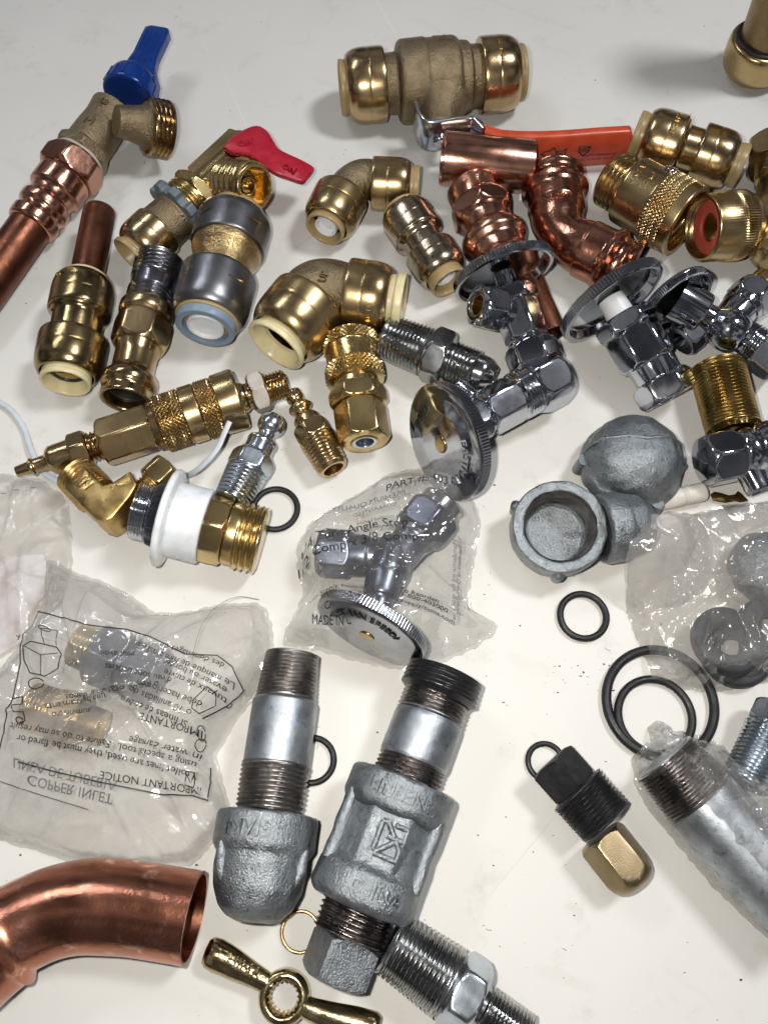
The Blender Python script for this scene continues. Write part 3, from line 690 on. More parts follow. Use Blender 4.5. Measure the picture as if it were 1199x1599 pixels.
# ---- copper male adapter
T = thing('copper_adapter', 'shiny copper press adapter with hexagon and male thread, behind a chrome valve wheel', 'adapter', 755, 340)
a = Ax((734, 292), (800, 440), 15, 15, n=188.9)
rv(T, 'threaded_end', a, Pr().c([(0, 30), (0, 37), (3, 40)], 1).thr(4, 36, 41, 4.2, 2.0).c([(37, 38), (40, 38)], 1), COPN)
rv(T, 'body', a, Pr().c([(36, 30)], 1).hex(36, 66, 46, ph=8, ch=1.1).c([(66, 44), (72, 42), (92, 43), (96, 48), (102, 53), (114, 54), (120, 50), (126, 46), (146, 46), (150, 51), (158, 54), (166, 53), (174, 49), (176, 46), (172, 41), (130, 39), (130, 30)], 4), COPN, seg=144)
rv(T, 'dark_seal', a, Pr().c([(160, 42), (166, 43), (168, 38), (160, 36)], 2), RUB)

# ---- copper 45 elbow
T = thing('copper_elbow', 'copper press elbow with two rolled beads bending towards a chrome wheel', 'elbow', 885, 340)
path = spline([P(x, y, 14.5) for x, y in ((864, 277), (866, 300), (868, 325), (871, 350), (889, 375), (914, 389), (940, 402), (984, 425))], 12)
mb = MB(); n = len(path); S_ = [0.0]
for i in range(1, n): S_.append(S_[-1]+(path[i]-path[i-1]).length)
tot = S_[-1]; rr = []
def bead(s, c, w, h): return h*math.exp(-((s-c)/w)**2)
for s_ in S_:
    r = 12.4+bead(s_, 9.0, 1.9, 3.2)+bead(s_, .5, 1.8, 1.8)+bead(s_, tot-10.5, 1.9, 3.6)+bead(s_, tot-1.0, 1.9, 2.6)-bead(s_, tot*.5, 7, 1.6)+(.7 if 11 < s_ < 21 or tot-24 < s_ < tot-12 else 0)
    rr.append(r)
mb.tube(path, rr, 64, caps=False); mb.tube([p for p in path], [r-1.2 for r in rr], 64, caps=False)
mb.f[-(n-1)*64:] = [tuple(reversed(f)) for f in mb.f[-(n-1)*64:]]
o = mb.build('body', COP, T, None, 60)
lettering(T, 'NIBCO', 4.2, flatmap(868, 305, 27.0, R(8)), COP, .9)
sa = axd(path[-1]-(path[-1]-path[-3]).normalized()*2.5, path[-1]-path[-3], .3)
rv(T, 'dark_seal', sa, Pr().c([(-6, 34), (2, 38), (3, 30), (-20, 28), (-20, 2)], 2), RUB)

# ---- right brass coupling
T = thing('coupling', 'clean brass push fit coupling with lettered band, beyond the knurled hose fitting', 'coupling', 1075, 235)
a = Ax((988, 207), (1170, 264), 15, 15)
push_end(T, a.sub(76, True), 58, 48, BR, TAN, None, p=.32)
rv(T, 'body', a, Pr().c([(68, 30), (70, 45), (78, 44), (82, 36), (110, 36), (112, 25)], 3), BR)
push_end(T, a.sub(104), 58, 47, BR, TAN, 'white', p=.36)
lettering(T, '1/2 cUPC NSF/ANSI', 2.9, cylmap(a, 48, 58, .35), BRY, .3)

# ---- knurled hose fitting
T = thing('hose_fitting', 'dull brass vacuum breaker hose fitting with diamond knurling and a steel set screw', 'hose fitting', 1015, 320)
a = Ax((948, 278), (1072, 347), 15, 19)
rv(T, 'threaded_end', a, Pr().c([(0, 20), (0, 38), (3, 42)], 1).thr(5, 36, 44, 7.5, 4.2).c([(37, 38), (44, 38)], 1), BRG)
rv(T, 'body', a, Pr().c([(38, 38), (38, 52), (42, 55), (89, 56), (91, 57)], 3).kn(92, 126, 59, 56, 1.9).c([(125, 60), (140, 60), (142, 58), (142, 51)], 1.5).thr(140, 100, 50, 7, -3.0).c([(96, 44), (90, 40), (90, 5)], 2), BRG, seg=448, smooth=55)
ss = axd(a.pt(84, 56, -.55), (a.x*math.cos(-.55)+a.y*math.sin(-.55)), .3)
rv(T, 'set_screw', ss, Pr().c([(-8, 8), (0, 11), (2, 11), (4, 9), (5, 2)], 2), STL)
lettering(T, '2 A C M A', 3.0, cylmap(a, 55, 52, .2), BRG, .5)
lettering(T, 'TEMP 0', 2.6, cylmap(a, 56, 72, .15), BRG, .5)

# ---- swivel with red washer
T = thing('swivel_fitting', 'dull brass swivel elbow with milled nut holding a red washer, at the right edge', 'hose fitting', 1160, 350)
a = Ax((1094, 356), (1222, 347), 19, 13)
rv(T, 'swivel_nut', a, Pr().c([(22, 30), (24, 38), (10, 44)], 1).thr(8, 2, 46, 6, -3).c([(0, 48), (0, 51), (2, 53), (34, 53)], 1.5).kn(36, 60, 55, 84, 1.3, diamond=False).c([(61, 54), (70, 50), (76, 40), (78, 28)], 4), BRG, seg=336, smooth=55)
rv(T, 'washer', a, Pr().c([(20, 22), (12, 22), (11, 24), (11, 43), (20, 44)], 1.5), REDW)
mb = MB().rev(a, Pr().c([(14, 18), (14, 22), (70, 28), (110, 33)], 3)); 
v = Ax((1212, 228), (1212, 430), 15, 15)
mb.rev(v, Pr().c([(0, 20)], 1).hex(0, 36, 44, ph=14).c([(36, 34)], 1).thr(38, 62, 34, 6, 2.5).c([(64, 30), (90, 36), (110, 44), (150, 46), (172, 42), (184, 28), (186, 4)], 8), 144)
mb.build('body', BRG, T, a)

T = thing('copper_tube', 'tarnished copper tube mostly hidden beneath the chrome angle stop', 'tube', 840, 470)
a = Ax((822, 436), (862, 524), 8, 7)
rv(T, 'tube_wall', a, Pr().c([(10, 21), (0, 22), (0, 25), (96, 25), (96, 21), (60, 20)], 1), COPO)
# ---- turned steel flare adapter
T = thing('flare_adapter', 'bright turned steel male flare adapter lying between the large elbow and a chrome wheel', 'adapter', 690, 560)
a = Ax((599, 524), (778, 594), 12, 11)
rv(T, 'threaded_end', a, Pr().c([(0, 26), (0, 33), (3, 37)], 1).thr(4, 72, 38, 6.2, 3.4, 41).c([(73, 38), (78, 38)], 1), STL)
rv(T, 'hex', a, Pr().c([(76, 30)], 1).hex(76, 108, 42, ph=10), STL)
rv(T, 'flare_end', a, Pr().c([(106, 30), (112, 31)], 1).thr(114, 152, 35, 6.0, 3.2).c([(154, 30), (166, 30), (170, 29), (186, 18), (186, 13), (170, 12), (170, 2)], 1.5), STL)

# ---- small quick coupler (female)
T = thing('quick_coupler', 'yellow brass quick coupler with two knurled bands standing against the large elbow collar', 'coupler', 556, 600)
a = Ax((546, 530), (570, 694), 13.5, 13, n=188)
rv(T, 'sleeve', a, Pr().c([(0, 30), (0, 42), (2, 46)], 1).kn(3, 20, 46, 36, 3.0).c([(21, 44), (22, 43), (52, 43), (53, 46)], 1).kn(54, 78, 47, 36, 3.0).c([(79, 45), (83, 38)], 1), BRY, seg=288, smooth=40)
rv(T, 'body', a, Pr().c([(70, 30), (72, 38), (92, 38)], 2).hex(94, 122, 42, ph=28).c([(122, 36)], 1).hex(123, 184, 38, ph=28).c([(184, 24), (186, 21), (184, 18), (160, 17), (158, 2)], 1), BRY, seg=144)
rv(T, 'steel_thread', a, Pr().c([(150, 17), (186, 20), (185, 15), (150, 14), (150, 2)], 1), ZNC)
lettering(T, '7/1-25', 2.8, cylmapf(a, 43, 38, .25), BRY, .3)

# ---- long quick coupler assembly
T = thing('quick_coupler', 'long assembled brass air line coupler with knurled sleeve and a taped hexagon', 'coupler', 250, 665)
a = Ax((26, 737), (449, 598), 13.5, 14)
rv(T, 'plug', a, Pr().c([(0, 5), (0, 9), (22, 11), (24, 15), (27, 15), (29, 12), (48, 13), (52, 20), (58, 24), (88, 25)], 1.5).hex(88, 116, 28, ph=12).c([(116, 22)], 1).thr(117, 142, 25, 6.5, 3.6), BR)
rv(T, 'hex', a, Pr().c([(136, 20)], 1).hex(136, 220, 36, ph=18, ch=.7).c([(220, 34)], 1), BRG, seg=144)
rv(T, 'sleeve', a, Pr().c([(218, 30), (219, 40), (230, 42), (232, 45)], 2).kn(232, 272, 46, 38, 2.6).c([(273, 45), (275, 44)], 1).c([(275, 48), (298, 48), (299, 44)], 1).kn(300, 326, 47, 38, 2.6).c([(327, 46), (329, 50), (362, 51), (366, 48), (366, 40), (360, 38), (360, 10)], 1.5), BRG, seg=304, smooth=40)
rv(T, 'plug_neck', a, Pr().c([(340, 20), (350, 27), (372, 25), (376, 21), (384, 21)], 3), BR)
rv(T, 'hex', a, Pr().c([(380, 18)], 1).hex(382, 410, 29, ph=20).c([(410, 20)], 1), BR, seg=144)
MB().rev(a, Pr().c([(383, 20)], 1).hex(384, 408, 30.5, ph=20, ch=.5).c([(408, 20)], 1), 144).build('tape_wrap', TAPE, T, a)
rv(T, 'threaded_end', a, Pr().c([(409, 18), (409, 22)], 1).thr(410, 440, 25, 5.6, 3.0).c([(441, 20), (444, 18), (444, 12), (420, 11), (420, 1)], 1), BR)

# ---- industrial plugs
T = thing('air_plug', 'small brass air line plug with hexagon and open male thread', 'plug', 495, 685)
a = Ax((456, 613), (523, 737), 9, 9)
rv(T, 'nipple', a, Pr().c([(0, 6), (0, 13), (2, 14.5), (13, 14.5), (16, 12), (20, 11), (23, 15), (26, 19.5), (30, 20), (33, 17), (36, 13), (41, 13), (44, 19), (48, 22), (66, 22)], 2), BR)
rv(T, 'hex', a, Pr().c([(60, 20)], 1).hex(60, 84, 27, ph=24), BR)
rv(T, 'threaded_end', a, Pr().c([(82, 24)], 1).thr(84, 132, 31, 5.6, 2.6, 27).c([(134, 25), (137, 23), (137, 17), (110, 16), (108, 1)], 1), BR)
T = thing('air_plug', 'small zinc plated steel air line plug with rounded tip, leaning on the white cap', 'plug', 395, 720)
a = Ax((431, 650), (360, 785), 14, 16)
rv(T, 'nipple', a, Pr().c([(0, 8), (1, 14), (5, 19), (12, 22), (20, 22), (26, 20), (31, 14), (36, 13), (40, 14), (42, 20), (46, 23), (70, 24)], 2.5), ZNC)
rv(T, 'collar', a, Pr().c([(44, 20), (45, 24), (50, 25), (52, 24)], 1), ZNC)
rv(T, 'hex', a, Pr().c([(66, 20), (68, 27), (72, 28)], 1).hex(73, 98, 32, ph=18), ZNC)
rv(T, 'threaded_end', a, Pr().c([(96, 28)], 1).thr(98, 150, 35, 6.0, 2.8, 30).c([(152, 26), (152, 5)], 1), ZNC)

# ---- forged brass elbow
T = thing('flare_elbow', 'forged square brass elbow with male thread and a small flare nut', 'elbow', 180, 790)
E = (182, 808)
a1 = Ax((116, 738), E, 12, 12); a2 = Ax((250, 744), E, 12, 12)
mb = MB()
sq = lambda ap, t0, t1: Pr().hex(t0, t1, ap, n=4, ph=45, ch=.35)

el = [(152, 752), (164, 762), (182, 781), (196, 776), (214, 764), (222, 760), (232, 780), (222, 798), (206, 818), (196, 830), (184, 836), (172, 833), (158, 820), (140, 802), (124, 786), (128, 776)]
mb.slab([P(x, y+4, 2.5) for x, y in el], (0, 0, 1), 17.5, 1.1)
mb.rev(a1, Pr().c([(0, 22)]).thr(3, 50, 34, 6.2, 3.2, 35).c([(52, 24)], 1), 96)
mb.rev(a2, Pr().c([(10, 10)]).thr(16, 46, 21, 5.2, 2.8).c([(48, 16)], 1), 96)
mb.build('body', FORG, T, a1)
rv(T, 'flare_nut', a2, Pr().c([(-22, 10)], 1).hex(-22, 16, 27, ph=22, ch=.8).c([(16, 16)], 1), BRY)

# ---- chrome, white plastic and brass cap assembly
T = thing('faucet_adapter', 'faucet adapter of chrome thread, wide white plastic flange and brass hose thread', 'adapter', 320, 815)
a = Ax((213, 796), (413, 846), 21, 13)
rv(T, 'chrome_insert', a, Pr().c([(0, 34), (0, 44), (2, 47)], 1).thr(2, 24, 48, 4.6, 2.2).c([(25, 45), (27, 45), (27, 50)], 1).kn(28, 44, 51, 96, 1.3, diamond=False).c([(45, 48), (54, 46), (55, 30)], 1), CHR, seg=384, smooth=50)
rv(T, 'plastic_flange', a, Pr().c([(46, 40), (46, 78), (49, 82), (55, 82), (58, 79), (60, 64)], 2).c([(61, 62), (108, 63), (112, 61), (112, 40)], 3), WHM)
rv(T, 'brass_end', a, Pr().c([(100, 40)], 1).hex(108, 146, 53, n=8, ph=12).c([(146, 48), (148, 52), (164, 52), (166, 50)], 2).thr(166, 200, 57, 9.5, 4.2).c([(201, 53), (203, 48), (203, 42), (203, 3)], 1), BRY, seg=144)

# ---- o-rings
def oring(px, py, ro, tpx, label, z=0):
    k = mmpp(P(px, py, 1)); r = tpx*1.12*k/2
    o = MB().torus(P(px, py, r+z), (ro-tpx/2)*k, r).build('rubber_ring', RUB, None, Matrix.Translation(P(px, py, r+z)))
    return tag(o, label, 'o-ring', 'black rubber o-rings lying on the table')
oring(430, 795, 38.5, 8.5, 'small black rubber ring beside the white plastic cap and brass hose thread')
oring(910, 962, 40.5, 9.5, 'black rubber ring lying alone below the open iron cap')
oring(1030, 1097, 90, 13.5, 'largest black rubber ring, circling another one at the right')
oring(1022, 1118, 63, 11.5, 'medium black rubber ring lying inside the largest ring')
oring(487, 1187, 38.5, 9, 'black rubber ring half hidden behind the capped iron nipple')
oring(851, 1189, 31, 8, 'smallest black rubber ring, tucked under the black square head plug')
k = mmpp(P(468, 1455, 1))
o = MB().torus(P(469, 1455, .8), 29*k, .62).build('copper_ring', metal('thin_copper_wire', (.75, .45, .22), (.5, .28, .12), .25), None, Matrix.Translation(P(469, 1455, .8)))
tag(o, 'thin copper coloured ring between the wing key and the iron plug', 'ring')

# ---- chrome valves
def wheel(T, a, t, Rp, th=14, N=110, mat=None):
    b = a.sub(t)
    pr = Pr().c([(-2, 5), (-2, Rp*.84), (-th+1, Rp*.90), (-th, Rp*.93), (-th, Rp*.96)], 1.2)
    pr.kn(-th+1, -1, Rp, N, .85, diamond=False)
    pr.c([(0, Rp*.985), (2.0, Rp*.95), (2.2, Rp*.80), (5, Rp*.55), (6, Rp*.15), (6, 2)], 2.2)
    return rv(T, 'hand_wheel', b, pr, mat or CHR, seg=N*4, smooth=50), b
CG = 'loose chrome stop valves'
# valve under the copper adapter
T = thing('angle_stop', 'chrome angle stop seen from behind its wheel, side nut open towards the left', 'valve', 800, 480, CG)
a = Ax((840, 576), (783, 420), 15, 25)
rv(T, 'outlet_nut', a, Pr().c([(50, 5), (46, 30), (22, 33), (0, 34), (0, 37)], 1).hex(0, 40, 39, ph=8, ch=.6).c([(40, 34)], 1), CHR, seg=144)
mb = MB().rev(a, Pr().c([(36, 30)], 1).c([(38, 35), (46, 35), (48, 33)], 2).hex(48, 106, 32, ph=5, ch=.6).c([(106, 30), (112, 28)], 2), 144)
sd = Ax((806, 492), (737, 474), 20, 31)
mb.rev(sd, Pr().c([(-8, 20), (12, 28), (34, 28)], 3)); mb.build('valve_body', CHR, T, a)
rv(T, 'side_nut', sd, Pr().c([(26, 20)], 1).hex(28, 64, 33, ph=20, ch=.7).c([(66, 26), (66, 20), (46, 18), (46, 2)], 1.5), CHR, seg=144)
rv(T, 'brass_bore', sd, Pr().c([(46, 18), (64, 20), (63, 16), (44, 15), (44, 2)], 1), BRG)
rv(T, 'bonnet_nut', a, Pr().c([(104, 20)], 1).hex(106, 128, 37, ph=15).c([(128, 24), (130, 18), (158, 17)], 1), CHR, seg=144)
wheel(T, a, 166, 84)
# straight stop with white stem
T = thing('straight_stop', 'chrome straight stop with white stem and faceted satin body, wheel tilted', 'valve', 1000, 540, CG)
a = Ax((1046, 622), (955, 470), 13, 25)
rv(T, 'outlet_nut', a, Pr().c([(30, 5), (26, 30), (0, 34), (0, 38)], 1).hex(0, 36, 43, ph=4, ch=.6).c([(36, 34)], 1), CHR, seg=144)
rv(T, 'valve_body', a, Pr().c([(34, 30), (36, 37), (62, 38), (64, 40)], 2).hex(64, 122, 41, ph=12, ch=.5).c([(122, 35), (126, 33)], 1), CHR, seg=144)
rv(T, 'bonnet_nut', a, Pr().c([(120, 30)], 1).hex(122, 148, 44, ph=4, ch=.6).c([(148, 30)], 1), CHR, seg=144)
rv(T, 'stem', a, Pr().c([(146, 24), (170, 22), (182, 22), (186, 10)], 1), WHT)
w = Ax((990, 520), (950, 466), 23, 24.5); 
wheel(T, w, 69, 92, th=16)
lettering(T, 'L-2711', 3.0, flatmap(1030, 535, 26.2, R(-62)), CHR, .3)
# valve at right edge
T = thing('angle_stop', 'chrome angle stop with round hub and ball shaped body touching the right edge', 'valve', 1120, 500, CG)
a = Ax((1180, 540), (1046, 462), 14, 22)
mb = MB().rev(a, Pr().c([(18, 10), (24, 26), (34, 34), (52, 37), (66, 33), (76, 26), (82, 22), (100, 22)], 8), 96)
up = Ax((1132, 506), (1188, 448), 16, 18); dn = Ax((1132, 506), (1215, 560), 16, 15)
mb.rev(up, Pr().c([(-5, 26), (20, 30), (40, 31)], 4)); mb.rev(dn, Pr().c([(0, 25), (30, 27), (44, 28)], 3).thr(46, 66, 30, 5, 2.4).c([(68, 26)]))
mb.build('valve_body', CHR, T, a)
rv(T, 'side_nut', up, Pr().c([(30, 24), (32, 33), (40, 34)], 1).hex(42, 72, 33, ph=22, ch=.7).c([(72, 26)], 1), CHR, seg=144)
rv(T, 'brass_sleeve', up, Pr().c([(68, 20), (70, 26), (94, 25), (96, 10)], 1), BRY)
rv(T, 'outlet_nut', dn, Pr().c([(62, 26)], 1).hex(62, 110, 36, ph=18, ch=.6), CHR, seg=144)
rv(T, 'hub', a, Pr().c([(96, 20), (97, 33), (100, 35), (136, 36), (146, 36)], 2), CHR)
lw = Ax((1102, 500), (1058, 536), 13, 11)
rv(T, 'lower_nut', lw, Pr().c([(20, 20)], 1).hex(22, 52, 26, ph=12, ch=.7).c([(52, 16), (30, 14), (30, 2)], 1), CHR, seg=144)
wv = Ax((1082, 500), (1046, 462), 21, 19.5); wheel(T, wv, 46, 66, th=14)
# speedy valve
T = thing('straight_stop', 'chrome straight stop lying on its side, lettered wheel face turned to the viewer', 'valve', 760, 650, CG)
a = Ax((872, 584), (720, 668), 17, 20)
rv(T, 'outlet_nut', a, Pr().c([(0, 10)], 1).hex(0, 52, 42, ph=8, ch=1.0).c([(52, 34)], 1), CHR, seg=144)
rv(T, 'valve_body', a, Pr().c([(50, 30), (52, 40)], 1).thr(54, 76, 41, 5.0, 2.2).c([(77, 38), (78, 36)], 1).hex(79, 132, 35, ph=10, ch=.5).c([(132, 32), (150, 30)], 2), CHR, seg=144)
rv(T, 'bonnet_nut', a, Pr().c([(134, 24)], 1).hex(136, 158, 33, ph=22).c([(158, 20), (180, 18)], 1), CHR, seg=144)
so = Ax((752, 636), (712, 606), 17, 12)
rv(T, 'side_thread', so, Pr().c([(0, 14), (10, 18)], 2).thr(12, 44, 20, 4.5, 2.0).c([(45, 17), (45, 5)], 1), CHR)
wd = Vector((-.80, -.44, .30)).normalized()
wc = P(693, 692, 24.0)
w = axd(wc, wd); wh, wb_ = wheel(T, w, 0, 95, th=17, N=120)
rv(T, 'screw', w, Pr().c([(5, 14), (6, 15), (8, 14), (9, 11), (9, 1)], 1), BRG)
def ringmap(ax, Rr, a0, z0=6.2):
    def f(x, y, z):
        k = ax.kA; a = a0-x/(Rr*k); r = Rr*k+y
        return ax.o+(ax.x*math.cos(a)-ax.y*math.sin(a)*-1)*r+ax.z*(z0*k+z)
    return f
def ringtext(T, ax, body, size, Rr, a0, mat, z0=5.0, ext=.5):
    # lettering round a wheel face, read from outside
    def f(x, y, z):
        k = ax.kA; an = a0 - x/(Rr*k); r = Rr*k+y
        return ax.o + (ax.x*math.cos(an)+ax.y*math.sin(an))*r + ax.z*(z0*k+z)
    return lettering(T, body, size, f, mat, ext)
ringtext(T, w, 'EASTMAN', 5.4, 60, R(-75), CHR, 4.6, .9)
ringtext(T, w, 'SPEEDI', 4.6, 62, R(95), INK, 4.2, .5)
# broken chrome fitting
T = thing('chrome_fitting', 'battered chrome fitting with hexagon at the right edge, below the brass close nipple', 'fitting', 1150, 710)
a = Ax((1096, 722), (1236, 692), 14, 14)
rv(T, 'hex', a, Pr().c([(0, 20)], 1).hex(2, 56, 40, ph=12, ch=1.0).c([(56, 30)], 1), CHR, seg=144)
rv(T, 'valve_body', a, Pr().c([(50, 30), (56, 40), (70, 44), (82, 40), (96, 46), (140, 47)], 5), CHR)
b = Ax((1150, 700), (1188, 770), 14, 12)
rv(T, 'spout', b, Pr().c([(10, 24), (30, 30), (40, 24), (60, 22), (76, 21), (78, 17), (50, 16), (50, 2)], 4), CHR)
# brass close nipple
T = thing('close_nipple', 'fully threaded yellow brass close nipple between chrome fittings at the right', 'nipple', 1130, 610)
a = Ax((1118, 572), (1146, 676), 12.5, 12, n=133.9)
rv(T, 'threaded_body', a, Pr().c([(0, 30), (0, 34), (3, 38)], 1).thr(4, 128, 44, 6.6, 2.6).c([(130, 38), (133, 34), (133, 28), (100, 27), (100, 2)], 1), metal('old_yellow_brass', (.38, .26, .085), (.25, .16, .045), .26, .08, 130, .3, ((900, .04),), ring=.2))

# ---- iron caps
def lumpy(o, amp, sc, seed=0):
    me = o.data
    for v in me.vertices:
        p = v.co/MM
        n = noise.noise_vector(p*sc+Vector((seed, 0, 0)))
        v.co += n*amp*MM
T = thing('pipe_cap', 'largest galvanised iron cap lying dome up with a casting seam across it', 'pipe cap', 985, 725)
p0 = P(975, 742, 0)
a = axd(p0, (.10, .13, 1), .27)
mb = MB().rev(a, Pr().c([(4, 20), (4, 70), (8, 76), (30, 78), (36, 75), (40, 72), (56, 70), (74, 62), (90, 44), (98, 22), (99, 2)], 8))
mb.tube([a.pt(38+61*math.sin(u), abs(73.5*math.cos(u)), R(78) if math.cos(u) > 0 else R(-78)) for u in [math.pi*i/24 for i in range(25)]], .8, 12)
for an in (90, -90, 200): mb.tube([a.pt(8, 76, R(an)), a.pt(36, 76, R(an))], [2.8, 2.4], 16)
o = mb.build('cap_body', GAL, T, a, 60); lumpy(o, .55, .22)
T = thing('pipe_cap', 'galvanised iron cap standing open side up with rusty thread inside', 'pipe cap', 865, 850)
p0 = P(861, 838, 0); a = axd(p0, (-.02, -.16, 1), .26)
mb = MB().rev(a, Pr().c([(0, 3), (0, 40), (8, 56), (26, 66), (30, 70), (66, 71), (74, 70), (76, 67), (76, 56), (74, 54)], 4).c([(73, 54.5), (60, 54.4), (22, 54), (12, 44), (8, 2)], 2))
for an in (178, 60): mb.tube([a.pt(24, 64, R(an)), a.pt(30, 69, R(an)), a.pt(60, 71, R(an)), a.pt(64, 69, R(an))], [.6, 2.2, 2.2, .8], 14)
o = mb.build('cap_body', GAL, T, a, 60); lumpy(o, .4, .25, 9)
MB().rev(a, Pr().thr(74, 20, 53.5, 7, 2.8, 49), 96, (False, False)).build('inner_thread', THRU, T, a)
T = thing('pipe_cap', 'galvanised iron cap lying on its side, half under the grey bag', 'pipe cap', 970, 840)
a = Ax((936, 827), (1025, 815), 15, 13)
mb = MB().rev(a, Pr().c([(10, 2), (14, 30), (10, 40), (2, 42), (0, 45), (0, 54), (4, 58), (30, 58), (36, 54), (58, 50), (74, 36), (82, 14), (82, 2)], 4))
o = mb.build('cap_body', GAL, T, a, 60); lumpy(o, .4, .25, 5)
lettering(T, 'SE', 5, cylmap2(a, 58, 20, .3), GAL, 1.0)

# ---- small bits
T = thing('plastic_stub', 'little white ribbed plastic stub sticking out above the grey bag', 'plastic piece', 1070, 778)
a = Ax((1030, 783), (1106, 766), 4.5, 4.5)
rv(T, 'stub_body', a, Pr().c([(0, 8), (0, 15), (20, 16), (34, 16), (36, 13.5), (39, 13.5), (41, 16), (66, 16), (70, 15), (73, 10), (73, 2)], 2), plastic('cream_nylon', (.72, .68, .60), .45, .3))
cl = [(1108, 773), (1113, 769), (1124, 771), (1136, 775), (1146, 773), (1150, 768), (1156, 772), (1166, 783), (1154, 785), (1146, 783), (1132, 786), (1120, 784), (1112, 782)]
o = MB().slab([P(x, y, 1.0) for x, y in cl], (0, 0, 1), 1.2, .3).build('clip', OCHRE, None, Matrix.Translation(P(1136, 778, 0)), 50)
tag(o, 'flat brown brass clip lying beside the white plastic stub', 'clip')

# ---- black plug and flare nut
T = thing('square_plug', 'black iron square head plug with cut threads, between a small ring and a brass nut', 'plug', 905, 1235)
a = Ax((860, 1187), (948, 1286), 12, 12)
rv(T, 'square_head', a, Pr().c([(0, 10)], 1).hex(0, 62, 29, n=4, ph=2, ch=.25), BLK, seg=144)
rv(T, 'threaded_end', a, Pr().c([(58, 20), (59, 40), (62, 43)], 1).thr(62, 128, 49, 7.4, 5.0, 48).c([(130, 42), (131, 20)], 1), BLK)
T = thing('cap_nut', 'satin brass hexagonal cap nut with a rounded end, below the black square head plug', 'nut', 968, 1345)
a = Ax((936, 1306), (1002, 1390), 10.5, 10.5)
rv(T, 'nut_body', a, Pr().c([(0, 10)], 1).hex(0, 62, 37, ph=26, ch=.8, end=(1, 0)), BRG, seg=144) if False else None
pr = Pr().c([(0, 10)], 1).hex(0, 60, 36, ph=30, ch=.7, end=(1, 0))
def hexcap(cap, ap=36):
    def g(th):
        q = np.mod(th-math.radians(30), math.pi/3)-math.pi/6; return np.minimum(ap/np.cos(q), cap)
    return g
for t, c in ((66, 42), (74, 41), (80, 39), (86, 36), (92, 32), (96, 27), (98, 22), (99, 4)): pr.rows.append((t, hexcap(c)))
rv(T, 'nut_body', a, pr, metal('satin_brass', (.40, .31, .185), (.30, .225, .125), .36, .06, 120, .3, ((2200, .3),)), seg=144)

# ---- zinc bolt fitting, right edge
T = thing('bushing', 'bluish zinc plated threaded bushing cut by the right edge of the picture', 'bushing', 1180, 1175)
a = Ax((1214, 1108), (1160, 1222), 11, 11)
rv(T, 'hex', a, Pr().c([(0, 20)], 1).hex(0, 34, 35, ph=15, ch=.8).c([(34, 25)], 1), ZNC)
rv(T, 'threaded_end', a, Pr().c([(32, 25)], 1).thr(34, 126, 37, 6.6, 3.4, 34).c([(127, 28), (127, 3)], 1), ZNC)

# ---- capped nipple
T = thing('capped_nipple', 'galvanised nipple with rusty threads screwed into an iron cap', 'pipe fitting', 425, 1230)
a = Ax((457, 1022), (393, 1450), 13, 17.5)
rv(T, 'pipe', a, Pr().c([(0, 30), (0, 37), (3, 41)], 1).thr(3, 82, 42, 6.8, 2.4, 48).c([(83, 49), (87, 51.5), (188, 52.5), (190, 51)], 1).thr(190, 270, 54, 7.6, 3.4, 53), GALP)
rv(T, 'thread_band', a, Pr().c([(1, 38)], 1).thr(2, 82, 42.5, 6.8, 2.6, 48.6), THRU)
rv(T, 'thread_band', a, Pr().thr(190, 272, 54.8, 7.6, 3.6, 53.8), THRU)
mb = MB().rev(a, Pr().c([(276, 48), (276, 54), (270, 56), (266, 60), (266, 76), (271, 80), (314, 81), (322, 78), (328, 74), (350, 73), (380, 70), (404, 60), (418, 44), (424, 24), (425, 2)], 7))
def ptk(ax, t, r, an): return ax.pt(t, r, an)
for an in (50, -65, 170): mb.tube([ptk(a, 316, 76, R(an))]+[ptk(a, 330+i*14, 74-(i**2)*1.6, R(an)) for i in range(5)], [1.4, 2.0, 2.2, 2.2, 2.0, 1.4], 12)
o = mb.build('cap_body', GAL, T, a, 60); lumpy(o, .45, .22, 3)
lettering(T, 'INVIS', 7, cylmapf(a, 83, 296, .25), GAL, 1.8)

# ---- coupling with nipple and plug
T = thing('coupling_assembly', 'iron coupling joining a black ringed nipple and a square head plug', 'pipe fitting', 600, 1300)
a = Ax((697, 1048), (516, 1536), 17, 17, n=533.1)
rv(T, 'plastic_collar', a, Pr().c([(3, 30), (3, 40), (3, 52), (6, 58)], 1).thr(6, 44, 61, 8.5, 2.6, 63).c([(46, 60), (52, 54)], 1), DOPE)
rv(T, 'pipe', a, Pr().c([(40, 40), (94, 54.5), (98, 55), (166, 56), (172, 54)], 1), GALP)
rv(T, 'thread_band', a, Pr().c([(42, 46)], 1).thr(44, 94, 54, 7.6, 3.4, 54.5).c([(95, 50)]), THST)
rv(T, 'thread_band', a, Pr().c([(164, 50)]).thr(165, 216, 55, 7.6, 3.4, 56), THST)
mb = MB().rev(a, Pr().c([(216, 50), (214, 58), (206, 62), (204, 68), (204, 80), (210, 86), (252, 87), (262, 82), (266, 75)], 5).c([(268, 72), (346, 74), (352, 77), (362, 86), (400, 88), (408, 86), (416, 78), (418, 62), (412, 58), (410, 52)], 5))
mb.rev(a, Pr().c([(256, 40)]).hex(258, 360, 72, n=8, ph=22.5, ch=.5).c([(360, 40)]), 96)
for an in (62, -62): mb.tube([a.pt(250+i*8.8, 79.5, R(an)) for i in range(14)], 2.3, 14)
o = mb.build('coupling_body', GAL, T, a, 50); lumpy(o, .45, .22, 7)
lettering(T, 'LINSEN', 6.4, cylmapf(a, 88, 234, .05), GAL, 1.8)
